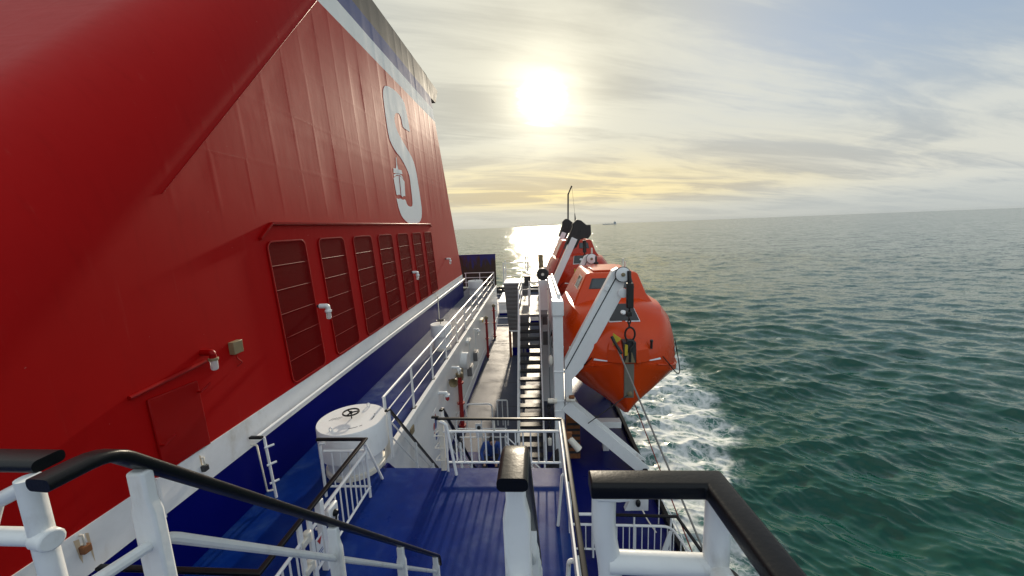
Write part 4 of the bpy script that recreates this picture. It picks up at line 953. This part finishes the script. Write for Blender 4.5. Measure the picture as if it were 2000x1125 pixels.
def strut(dy):
    a0, a1 = (.78, -5.42), (3.20, -7.62)
    d = Vector((a1[0]-a0[0], 0, a1[1]-a0[1])).normalized(); nrm = Vector((-d.z, 0, d.x))
    if nrm.z < 0: nrm = -nrm
    A, B = Vector((a0[0], 0, a0[1])), Vector((a1[0], 0, a1[1]))
    def plate(y0, y1, n0, n1, e=0):
        return MB().add([p+nrm*k+Vector((0, y, 0)) for y in (y0+dy, y1+dy) for p, k in ((A, n0), (B+d*e, n0), (B+d*e, n1), (A, n1))],
                        [(0, 1, 2, 3), (7, 6, 5, 4), (0, 4, 5, 1), (1, 5, 6, 2), (2, 6, 7, 3), (3, 7, 4, 0)])
    s = plate(11.02, 11.06, -.20, .16).build('foot_strut', 'white', dv, bevel=.006)
    plate(11.44, 11.48, -.20, .16).build('back_flange', 'white', s, bevel=.006)
    plate(11.06, 11.44, -.06, -.02).build('web', 'white', s)
    MB().add([B+d*-.35+nrm*k+Vector((0, y+dy, 0)) for y, k in ((11.06, -.02), (11.44, -.02), (11.44, .16), (11.06, .16))], [(0, 1, 2, 3)]).build('stiffener', 'white', s)
strut(0); strut(5.3)
MB().prism([(.98, -5.45), (1.6, -6.62), (2.70, -6.62), (2.70, -6.84), (1.45, -6.84), (.98, -5.95)], 12.2, 12.5).build('cradle_beam', 'white', dv, bevel=.01)
MB().box(2.1, 2.3, 12.25, 12.45, -7.7, -6.84).build('cradle_leg', 'white', dv)
for x, y, z, nm in ((.92, 11.0, -5.22, 1), (.37, 11.0, -5.26, 0)):
    MB().tube([(x-.14, y, z), (x+.14, y, z-.01)], .075, 10).build('pivot_lug', 'white_aged', dv, bevel=.01)
MB().obox((.95, 10.97, -5.13), (.17, .10, .10)).build('rust_patch', 'rust', dv, bevel=.03)
MB().lathe([(.13, 0), (.13, .24), (.12, .25)], (.95, 11.6, -3.88), axis=(1, -.05, 0), n=20).build('boat_fender', 'white_aged', dv)
MB().lathe([(.15, 0), (.16, .03), (.15, .08)], (1.20, 11.59, -3.88), axis=(1, -.05, 0), n=20).build('fender_pad', 'black', dv)
MB().sphere((.36, 11.2, -4.05), .12, sc=(.7, .8, 1.4)).build('pulley_cover', 'white_aged', dv)
def chain(x, y, z0, z1, par, r=.018, w=.05, pitch=.105):
    mb = MB(); n_ = int((z0-z1)/pitch)
    for k in range(n_):
        z = z0-pitch*(k+.5); up = (0, 1, 0) if k % 2 else (1, 0, 0)
        pts = []
        for i in range(10):
            a = 2*math.pi*i/10; h, s = .066*math.cos(a)*1.0, w*.7*math.sin(a)
            pts.append((x+(s if k % 2 else 0), y+(0 if k % 2 else s), z+h))
        mb.sweep([(r*math.cos(2*math.pi*i/5), r*math.sin(2*math.pi*i/5)) for i in range(5)], pts, up=up, closed=True)
    return mb.build('chain', 'blackhead', par)
fl = thing('boat_fall', 'black block and chain fall holding the nearer lifeboat bow', 'tackle', (2.62, 10.9, -1.5), 'lifting tackles of the boats')
MB().tube([(2.60, 10.9, -1.35), (2.62, 10.9, -1.95)], .06, 8).box(2.53, 2.72, 10.82, 10.98, -2.42, -1.70).build('block', 'blackhead', fl, bevel=.03)
chain(2.62, 10.9, -2.40, -2.72, fl); MB().box(2.52, 2.68, 10.84, 10.96, -2.66, -2.52).build('swivel', 'blackhead', fl, bevel=.02)
chain(2.61, 10.88, -2.66, -3.02, fl, .022)
MB().sweep([(.028*math.cos(2*math.pi*i/6), .028*math.sin(2*math.pi*i/6)) for i in range(6)], [(2.62+.14*math.sin(a), 10.82, -3.17+.2*math.cos(a)) for a in [2*math.pi*i/20 for i in range(20)]], up=(0, 1, 0), closed=True).build('long_link', 'blackhead', fl)
fl2 = thing('boat_fall', 'black fall hanging from the second sheave at the stern of the nearer lifeboat', 'tackle', (2.48, 16.25, -1.5), 'lifting tackles of the boats')
MB().tube([(2.50, 16.25, -1.35), (2.50, 16.25, -2.5)], .05, 8).box(2.42, 2.60, 16.17, 16.33, -2.1, -1.6).build('block', 'blackhead', fl2, bevel=.03)
chain(2.50, 16.25, -2.4, -3.1, fl2)

hc = thing('hanging_chain', 'dark chain hanging from the lug left of the white davit post', 'chain', (.26, 11.0, -5.3))
chain(.26, 11.0, -5.28, -6.5, hc, .02, .06, .12)
MB().box(.20, .32, 10.94, 11.06, -6.72, -6.46).build('block', 'white_aged', hc, bevel=.03)
# davits of the far boat: slanted white arms with black heads
def head_davit(y, label, base=(.98, -2.95), top=(2.02, -.72), s=1.0):
    t = thing('lifeboat_davit', label, 'davit', (.6, y, -7.7), 'lifeboat davits')
    a, b = Vector((base[0], y, base[1])), Vector((top[0], y, top[1]))
    a0 = a-(b-a).normalized()*.8
    MB().sweep([(-.16, -.27), (.16, -.27), (.16, .27), (-.16, .27)], [a0, b], up=(0, 1, 0)).build('arm', 'white', t, bevel=.015)
    u = (b-a).normalized(); w = Vector((u.z, 0, -u.x))
    hd_ = MB()
    prof = [b-u*.42+w*.29, b-u*.42-w*.29, b+u*.48-w*.32, b+u*.62-w*.40, b+u*.92-w*.28, b+u*.96-w*.05, V(b.x+.62, y, b.z+.66), V(b.x+.84, y, b.z+.66), V(b.x+.86, y, b.z+.16), V(b.x+.70, y, b.z-.06), V(b.x+.50, y, b.z-.02), b+u*.05+w*.30]
    hd_.loft([[p+Vector((0, dy, 0)) for p in prof] for dy in (-.2, .2)]).build('head', 'blackhead', t, bevel=.03)
    MB().lathe([(.12, -.24), (.12, .24)], b+u*.45+w*.18, axis=(0, 1, 0), n=18).build('sheave', 'blackhead', t)
    MB().box(.42, .95, y-.2, y+.2, -7.7, -2.9).build('post', 'white', t, bevel=.02)
    MB().tube([a0+Vector((-.1, -.2, .3)), a0+Vector((-.1, -.2, .3))+u*3.0-w*.12], .02, 6).build('wire', 'dark', t)
    f = thing('boat_fall', 'black chain fall under '+('the nearer' if y < 22 else 'the farther')+' black davit head of the far boat', 'tackle', tuple(b+u*.3+w*.55), 'lifting tackles of the boats')
    p = b+u*.20+w*.50
    MB().box(p.x-.09, p.x+.09, y-.08, y+.08, p.z-.75, p.z-.1).build('block', 'blackhead', f, bevel=.03)
    chain(p.x, y, p.z-.7, p.z-1.7, f, .025, .06, .12)
    return t
head_davit(20.4, 'white slanted davit arm with a big black head, in front of the far lifeboat')
head_davit(27.6, 'farthest white davit arm with black head, bearing the tall bent pole', (1.0, -2.9), (2.02, -.55))
t = thing('bent_pole', 'tall thin dark pole with a bent tip rising from the farthest davit head', 'pole', (2.36, 27.6, .1))
MB().tube([(2.32, 27.6, -.05), (2.36, 27.6, 2.05), (2.62, 27.6, 2.62)], .055, 8).build('pole', 'dark', t)
MB().tube([(2.62, 27.6, 2.60), (2.80, 27.6, .75)], .008, 5).build('halyard', 'dark', t)
MB().cone((2.80, 27.6, .75), (2.84, 27.6, .15), .02, .07, 8).build('weight', 'dark', t)
t = thing('guy_wire', 'thin guy wires slanting beside the far davit arms', 'wire', (1.2, 24, -1.5))
MB().tube([(.25, 22, -2.0), (2.0, 27.5, -.2)], .012, 5).build('wire', 'dark', t); MB().tube([(.25, 22, -2.0), (1.3, 24.0, -1.0)], .012, 5).build('wire', 'dark', t)

# ------------------------------------------------------------------ ropes to the boat
t = thing('painter_rope', 'thick grey rope running from the boat bow down past the rails', 'rope', (2.3, 10.7, -3.4))
MB().tube([(2.10, 10.80, -3.22), (2.16, 10.72, -3.36), (2.30, 10.45, -3.62)], .045, 8).build('splice', 'blackhead', t)
MB().tube([(2.20, 10.62, -3.45), (3.441, 7.6, -7.083), (3.9, 6.5, -8.4)], .024, 8).build('rope', 'rope', t)
t = thing('trailing_wire', 'thin dark red wire slanting down seaward of the deck edge', 'wire', (3.0, 11.6, -5.7))
MB().tube([(2.95, 11.7, -5.60), (3.213, 8.4, -7.004), (3.4, 6.2, -7.95)], .016, 6).build('wire', 'redrope', t)
t = thing('lashing_wire', 'thin dark wire from the boat stem to the davit foot strut', 'wire', (2.6, 10.7, -4.9))
MB().tube([(2.58, 10.68, -4.92), (1.42, 10.9, -5.95)], .014, 6).build('wire', 'dark', t); MB().tube([(1.60, 10.86, -5.68), (1.74, 10.86, -5.74)], .02, 6).build('toggle', 'dark', t)

# ------------------------------------------------------------------ outside stairs up to the boat platform
st = thing('ladder_stairs', 'steep open stairs with dark treads climbing beside the davit post', 'stairs', (-.3, 13.3, -7.7))
sx0, sx1 = -.74, .09
for x in (sx0, sx1):
    MB().prism([(11.30, -7.70), (11.55, -7.70), (15.25, -3.55), (15.25, -3.85)], x-.03, x+.03, 'yz').build('stringer', 'white', st, bevel=.005)
    MB().tube(arc_path([(x, 11.2, -6.75), (x, 15.15, -2.62), (x+(.05 if x < -.3 else 0), 16.2, -2.62)], .2), .028, 8).build('handrail', 'white', st)
    for y in (11.5, 13.2, 15.0): MB().tube([(x, y, -7.55+1.12*(y-11.5)), (x, y, -6.5+1.045*(y-11.5))], .02, 6).build('post', 'white', st)
for k in range(16):
    z = -7.46+.24*k; y = 11.55+.225*k
    MB().box(sx0+.03, sx1-.03, y-.03, y+.235, z-.08, z).build('tread', 'dark', st)
pf = thing('boat_platform', 'grey railed boarding platform at the head of the open stairs', 'platform', (-.2, 17, -7.7))
MB().box(-.78, .42, 15.26, 19.5, -3.66, -3.56).build('floor', 'grey', pf)
for x in (-.76, -.35):
    for y in (15.4, 17.4, 19.4): MB().tube([(x, y, -3.56), (x, y, -2.5)], .022, 6).build('post', 'white', pf)
for z in (-2.5, -2.85, -3.2):
    MB().tube([(-.76, 15.4, z), (-.76, 19.4, z)], .018, 6).build('rail', 'white', pf); MB().tube([(-.76, 19.4, z), (.4, 19.4, z)], .018, 6).build('rail', 'white', pf)
for y in (15.5, 19.2):
    for x in (-.7, .1): MB().box(x-.05, x+.05, y-.05, y+.05, -7.7, -3.66).build('leg', 'grey', pf)
MB().box(-.62, -.30, 18.9, 19.2, -2.95, -2.45).build('control_box', 'dark', pf, bevel=.02)
# winch post
wp = thing('winch_post', 'grey winch column topped by a black wheel beside the davit frame', 'post', (.26, 16.2, -7.7))
MB().box(.09, .43, 16.05, 16.28, -7.7, -2.28).build('column', 'white', wp, bevel=.015)
for z in (-3.9, -4.8): MB().box(.20, .40, 16.03, 16.05, z-.3, z+.3).build('cover_plate', 'grey', wp, bevel=.008)
MB().lathe([(.22, -.1), (.26, -.06), (.26, .06), (.22, .1)], (.26, 16.15, -2.03), axis=(0, 1, 0), n=24).build('wheel', 'blackhead', wp)
MB().lathe([(.06, -.14), (.06, -.10)], (.26, 16.15, -2.03), axis=(0, 1, 0), n=12).build('hub', 'white_aged', wp)
w2 = thing('winch_post', 'farther brown winch column with a pulley, left of the far davit arms', 'post', (.25, 22, -7.7))
MB().box(.08, .42, 21.85, 22.15, -7.7, -2.4).build('column', 'white', w2, bevel=.015)
MB().box(.12, .42, 21.8, 22.2, -2.4, -1.62).build('pulley_head', 'brass', w2, bevel=.05)
MB().tube(arc_path([(.05, 21.9, -1.75), (.05, 21.9, -1.5), (.45, 21.9, -1.5), (.45, 21.9, -1.75)], .08), .02, 6).build('guard', 'white', w2)
# black cover and rope heap at the foot of the davit, deck floodlight
t = thing('covered_winch', 'black covered winch at the foot of the davit post with a pale rope heap', 'winch', (.2, 10.4, -7.7))
MB().loft([[(.05+.5*f[0], 10.1+.5*f[1], z) for f in ((0, 0), (1, 0), (1, 1), (0, 1))] for z in (-7.7,)]+[[(.12, 10.15, -7.1), (.5, 10.15, -6.95), (.5, 10.55, -6.95), (.12, 10.55, -7.1)], [(.35, 10.2, -6.6), (.5, 10.2, -6.45), (.5, 10.5, -6.45), (.35, 10.5, -6.6)]]).build('cover', 'tarp', t, bevel=.06, seg=3)
for k in range(4): MB().tube([(.05+.07*k+.16*math.cos(a), 9.5+.12*math.sin(a), -7.15+.03*k+.05*math.sin(2*a+k)) for a in [2*math.pi*i/14 for i in range(15)]], .035, 6).build('rope_coil', 'white_aged', t)
t = thing('deck_floodlight', 'cream floodlight on a rusty bracket under the davit strut', 'light', (.85, 10.6, -6.5))
MB().cone((.82, 10.55, -6.22), (1.10, 10.5, -6.55), .09, .11, 14).build('head', 'white_aged', t)
MB().box(.72, .90, 10.5, 10.6, -6.25, -6.02).build('bracket', 'rust', t, bevel=.02)
MB().box(.74, .8, 10.56, 10.62, -7.7, -6.2).build('stand', 'dark', t)
t = thing('cable_cabinet', 'brown slatted cabinet beneath the davit strut', 'cabinet', (1.0, 11.9, -7.7))
MB().box(.85, 1.28, 11.8, 12.2, -7.7, -6.3).build('case', 'rust', t, bevel=.02)
for k in range(6): MB().box(.86, 1.27, 11.785, 11.8, -7.5+.2*k, -7.42+.2*k).build('slat', 'dark', t)

# ------------------------------------------------------------------ railings and hoops down on the walkway
t = thing('hoop_rail', 'low white hoop rail with rounded corners standing on the walkway', 'railing', (-2.35, 13.8, -7.7), RG)
MB().tube(arc_path([(-2.88, 13.8, -7.7), (-2.88, 13.8, -6.70), (-1.86, 13.8, -6.70), (-1.86, 13.8, -7.7)], .16), .03, 8).build('hoop', 'white', t)
t = thing('hoop_rail', 'narrow white upright hoop beside the foot of the open stairs', 'railing', (-1.45, 14, -7.7), RG)
MB().tube(arc_path([(-1.68, 14, -7.7), (-1.68, 14, -6.65), (-1.28, 14, -6.65), (-1.28, 14, -7.7)], .05), .026, 8).build('hoop', 'white', t)
MB().tube([(-1.48, 14, -7.7), (-1.48, 14, -6.65)], .016, 6).build('bar', 'white', t)
t = thing('walkway_railing', 'white three-bar railing crossing the walkway behind the seated person', 'railing', (-2.2, 12.6, -7.7), RG)
for z in (-6.72, -7.05, -7.38): MB().tube([(-3.05, 12.6, z), (-1.2, 12.6, z)], .018, 6).build('rail', 'white', t)
for x in (-3.0, -2.1, -1.25): MB().tube([(x, 12.6, -7.7), (x, 12.6, -6.72)], .02, 6).build('post', 'white', t)
MB().box(-2.32, -2.08, 12.57, 12.585, -7.35, -6.85).build('placard', 'white', t)
MB().lathe([(.07, 0), (.07, .004)], (-2.2, 12.568, -7.0), axis=(0, -1, 0), n=18).build('symbol', 'dark', t)
t = thing('slanted_railing', 'white diagonal ladder railing between the person and the davit post', 'railing', (-.7, 11.0, -7.7), RG)
for o in (0, .22, .44): MB().tube([(-1.15, 11.3, -6.55-o), (.15, 10.3, -7.25-o*.9)], .02, 6).build('rail', 'white', t)
for f in (0, .33, .66, 1): MB().tube([(-1.15+1.3*f, 11.3-f, -7.7), (-1.15+1.3*f, 11.3-f, -6.55-.7*f)], .018, 6).build('post', 'white', t)

# ------------------------------------------------------------------ far end of the decks
bs = thing('wind_screen', 'tall blue steel screen stained with dark rust at the far end of the ledge', 'screen', (-5, 30.2, -4.6))
m, n = new_mat('stained blue steel'); P = n.node('ShaderNodeTexCoord').outputs['Object']
z_ = n.sep(P)[2]
g = n.ss(n.m('ADD', n.noise(n.v('MULTIPLY', P, (1, 1, .22)), 1.9, 6, .65), n.m('MULTIPLY', z_, -.16)), .10, .24)
finish(n, Base_Color=n.mix(g, (.006, .02, .16), n.mix(n.noise(P, 6, 4, .6), (.012, .010, .008), (.055, .035, .018))), Roughness=.5); M['stained'] = m
MB().box(-9, -3.2, 30.1, 30.25, -4.6, -2.12).build('panel', 'stained', bs)
MB().box(-9, -3.17, 30.08, 30.27, -2.12, -2.06).build('top_edge', 'bluewall', bs)
gv = thing('louvred_ventilator', 'grey louvred ventilator box tapering downward on a rusty post, left of the open stairs', 'ventilator', (-1.3, 22.4, -7.7))
def tr(x0, x1, y0, y1, z): return [(x0, y0, z), (x1, y0, z), (x1, y1, z), (x0, y1, z)]
MB().loft([tr(-1.72, -.55, 22.0, 23.2, -6.05), tr(-1.90, -.45, 21.8, 23.4, -3.25)]).build('box', 'grey', gv, bevel=.02)
for k in range(11):
    z = -5.9+.24*k; f = (z+6.05)/2.8; MB().box(-1.70-.18*f, -.57+.1*f, 21.96-.2*f, 21.99-.2*f, z, z+.1).build('louvre', 'grey', gv)
MB().box(-1.74, -.5, 21.95, 22.4, -6.14, -6.05).build('ledge', 'white', gv)
MB().box(-1.55, -.6, 22.3, 23.1, -7.2, -6.14).build('lower_box', 'grey', gv)
MB().box(-1.58, -.55, 22.25, 23.1, -7.7, -7.2).build('plinth', 'bluewall', gv)
MB().box(-1.74, -1.60, 21.95, 22.1, -7.7, -6.1).build('leg', 'rust', gv)
MB().box(-1.95, -.42, 21.75, 23.45, -3.25, -3.17).build('top', 'white', gv, bevel=.01)
for x, y in ((-1.88, 21.85), (-.50, 21.85), (-.5, 23.3), (-1.88, 23.3)): MB().box(x-.03, x+.03, y-.03, y+.03, -3.17, -2.02).build('post', 'white', gv)
for z in (-2.05, -2.40, -2.75, -3.0):
    MB().tube([(-1.88, 21.85, z), (-.5, 21.85, z-.05)], .02, 6).build('rail', 'white', gv); MB().tube([(-.5, 21.85, z-.05), (-.5, 23.3, z)], .02, 6).build('rail', 'white', gv)
t = thing('far_platform_railing', 'white railing of the far boarding platform, against the glittering sea', 'railing', (-.1, 25, -3.6), RG)
for z in (-1.95, -2.3, -2.65, -3.0, -3.35): MB().tube([(-.7, 25, z), (.6, 25, z)], .022, 6).build('rail', 'white', t)
for x in (-.68, -.55, .3): MB().tube([(x, 25, -3.6), (x, 25, -1.95)], .03, 6).build('post', 'white', t)
MB().box(-.8, .7, 24.9, 28, -3.72, -3.6).build('floor', 'grey', t)
for x in (-.7, .5): MB().box(x-.05, x+.05, 27.7, 27.8, -7.7, -3.72).build('leg', 'grey', t)
for (x0, x1, y0, y1, z1, lab) in ((-3.4, -2.2, 33, 38, -6.5, 'long white deck locker on the far walkway'), (-2.1, -1.0, 40, 42.5, -6.6, 'small white deck locker near the dark end bulwark'), (-.6, .5, 30, 32, -5.9, 'white deck locker glimpsed between the stair treads')):
    t = thing('deck_locker', lab, 'locker', ((x0+x1)/2, (y0+y1)/2, -7.7), 'white deck lockers')
    MB().box(x0, x1, y0, y1, -7.7, z1-.08).build('body', 'white', t, bevel=.03); MB().box(x0-.04, x1+.04, y0-.04, y1+.04, z1-.08, z1).build('lid', 'white', t, bevel=.02)
    MB().box(x0+.02, x1-.02, y0-.015, y0, -7.69, -7.5).build('kick_strip', 'bluewall', t)
eb = thing('end_bulwark', 'dark bulwark closing the far end of the deck', 'bulwark', (-1, 44.8, -7.7))
MB().box(-9, 3.2, 44.7, 45, -7.7, -7.0).build('plate', 'dark', eb)
for k in range(7): MB().box(-4.5+1.2*k, -4.3+1.2*k, 44.5, 44.7, -7.7, -6.9).build('stay', 'dark', eb)
t = thing('mooring_bollard', 'dark mooring bollards on the far end of the deck', 'bollard', (-3.9, 43, -7.7))
for dx in (0, .6): MB().lathe([(.16, 0), (.16, .55), (.22, .57), (.22, .65), (.05, .7)], (-4.2+dx, 43, -7.7), n=16).build('post', 'dark', t)
t = thing('walkway_gate', 'thin white four-bar gate across the far walkway', 'gate', (-2.2, 27, -7.7))
for z in (-4.75, -5.5, -6.0, -6.5, -7.0): MB().tube([(-3.2, 27, z), (-1.6, 27, z)], .022, 6).build('bar', 'white', t)
MB().tube([(-1.6, 27, -7.7), (-1.6, 27, -4.7)], .03, 6).build('post', 'white', t)

# ------------------------------------------------------------------ the person on the walkway
def person():
    bx, by, bz = -1.58, 11.27, -7.70
    t = thing('person', 'person in a blue jacket sitting hunched forward behind the deck railing', 'person', (bx, by, bz))
    def skinned(name, pts, edges, rad, mat, sub=2, root=0):
        me = bpy.data.meshes.new(name); me.from_pydata([tuple(Vector(p)) for p in pts], edges, [])
        o = bpy.data.objects.new(name, me); COL.objects.link(o); o.parent = t; ROOTLOC[o.name] = rootloc(t)
        sk = o.modifiers.new('skin', 'SKIN'); sk.use_smooth_shade = True
        for v, r_ in zip(me.skin_vertices[0].data, rad): v.radius = (r_, r_) if not isinstance(r_, tuple) else r_
        me.skin_vertices[0].data[root].use_root = True
        ss = o.modifiers.new('sub', 'SUBSURF'); ss.levels = sub; ss.render_levels = sub
        me.materials.append(M[mat]); return o
    # seated on a low box, torso bent forward (towards the viewer and to the right), elbows on the knees
    pel, wai, che, nek = (0, .05, .52), (0, -.04, .72), (.03, -.20, .95), (.06, -.32, 1.08)
    pts = [pel, wai, che, nek,
           (-.20, -.22, 1.00), (-.31, -.30, .76), (-.22, -.50, .60),
           (.24, -.24, 1.00), (.36, -.34, .78), (.24, -.52, .60),
           (-.12, .02, .50), (-.20, -.42, .52), (-.19, -.40, .08),
           (.12, .02, .50), (.22, -.42, .52), (.21, -.40, .08)]
    ed = [(0, 1), (1, 2), (2, 3), (2, 4), (4, 5), (5, 6), (2, 7), (7, 8), (8, 9), (0, 10), (10, 11), (11, 12), (0, 13), (13, 14), (14, 15)]
    rad = [.15, .15, (.19, .14), .06, .085, .06, .042, .085, .06, .042, .10, .075, .05, .10, .075, .05]
    body = skinned('body', pts, ed, rad, 'bluecloth')
    hd = MB().sphere((bx+.08, by-.41, bz+1.19), .105, 18, 12, (.86, 1.0, 1.18)).build('head', 'skin', t)
    MB().cone((bx+.10, by-.50, bz+1.17), (bx+.115, by-.535, bz+1.15), .018, .012, 8).build('nose', 'skin', hd)
    for s in (-1, 1):
        MB().sphere((bx+.08+s*.09, by-.40, bz+1.19), .028, 8, 6, (.4, .8, 1.2)).build('ear', 'skin', hd)
        MB().sphere((bx+.09+s*.035, by-.506, bz+1.19), .012, 8, 6).build('eye', 'hair', hd)
    MB().sphere((bx+.07, by-.385, bz+1.235), .112, 18, 12, (.90, 1.02, 1.02)).build('hair', 'hair', hd)
    for s, (hx, hy, hz_) in ((-1, (-.22, -.52, .585)), (1, (.24, -.54, .585))):
        p = [(hx, hy, hz_), (hx-s*.05, hy-.07, hz_-.01)]; e = [(0, 1)]; r_ = [.03, .034]
        for k in range(4):
            b = len(p); ox = -.027+.018*k
            p += [(hx-s*.05+ox, hy-.12, hz_-.02), (hx-s*.05+ox*1.1, hy-.15-.006*(k in (1, 2)), hz_-.05)]; e += [(1, b), (b, b+1)]; r_ += [.0095, .008]
        b = len(p); p += [(hx-s*.10, hy-.05, hz_-.01), (hx-s*.12, hy-.09, hz_-.02)]; e += [(0, b), (b, b+1)]; r_ += [.012, .009]
        skinned('hand', p, e, r_, 'skin', 1)
    for s, x in ((-1, -.19), (1, .21)): MB().obox((bx+x, by-.46, bz+.045), (.10, .28, .09)).build('shoe', 'darkcloth', t, bevel=.03, seg=3)
    MB().tube([(bx-.12, by+.02, bz+.5), (bx-.2, by-.42, bz+.535)], .085, 10); 
    # trousers are a sleeve just outside the legs
    tr_ = MB()
    for a, k, f in (((-.12, .02, .50), (-.20, -.42, .52), (-.19, -.40, .12)), ((.12, .02, .50), (.22, -.42, .52), (.21, -.40, .12))):
        tr_.tube(arc_path([Vector((bx, by, bz))+Vector(a), Vector((bx, by, bz))+Vector(k), Vector((bx, by, bz))+Vector(f)], .1), .088, 12)
    tr_.build('trousers', 'darkcloth', t)
    return t
person()
solo(MB().box(-1.88, -1.28, 11.17, 11.57, -7.7, -7.32), 'seat_box', 'navydeck', 'low blue box the hunched person sits on', 'box', (-1.58, 11.37, -7.7), bevel=.02)

# ------------------------------------------------------------------ distant ship and the sea haze
D0 = 5200.
cs = thing('cargo_ship', 'faint cargo ship on the horizon right of the black davit heads', 'ship', (985, D0, SEA))
MB().prism([(895, SEA), (1065, SEA), (1072, SEA+11), (1060, SEA+9), (905, SEA+9), (890, SEA+12)], D0-14, D0+14).build('hull', 'hazed_grey', cs)
MB().box(1035, 1062, D0-12, D0+12, SEA+9, SEA+32).build('bridge', 'hazed_grey', cs)
MB().box(1046, 1049, D0-1.5, D0+1.5, SEA+32, SEA+46).build('mast', 'hazed_grey', cs)
for x in (925, 965, 1000): MB().box(x-1.5, x+1.5, D0-1.5, D0+1.5, SEA+9, SEA+22).build('crane', 'hazed_grey', cs)
hzm, n = new_mat('sea haze'); pv = n.node('ShaderNodeVolumePrincipled'); pv.inputs['Color'].default_value = (.52, .55, .56, 1)
pv.inputs['Density'].default_value = .000013; pv.inputs['Anisotropy'].default_value = .0
o = n.node('ShaderNodeOutputMaterial'); n.l.new(pv.outputs[0], o.inputs['Volume'])
hb = MB().box(-13500, 13500, -13500, 13500, SEA-2.5, 9.2); M['haze'] = hzm
tag(hb.build('haze', 'haze', smooth=0), kind='stuff')
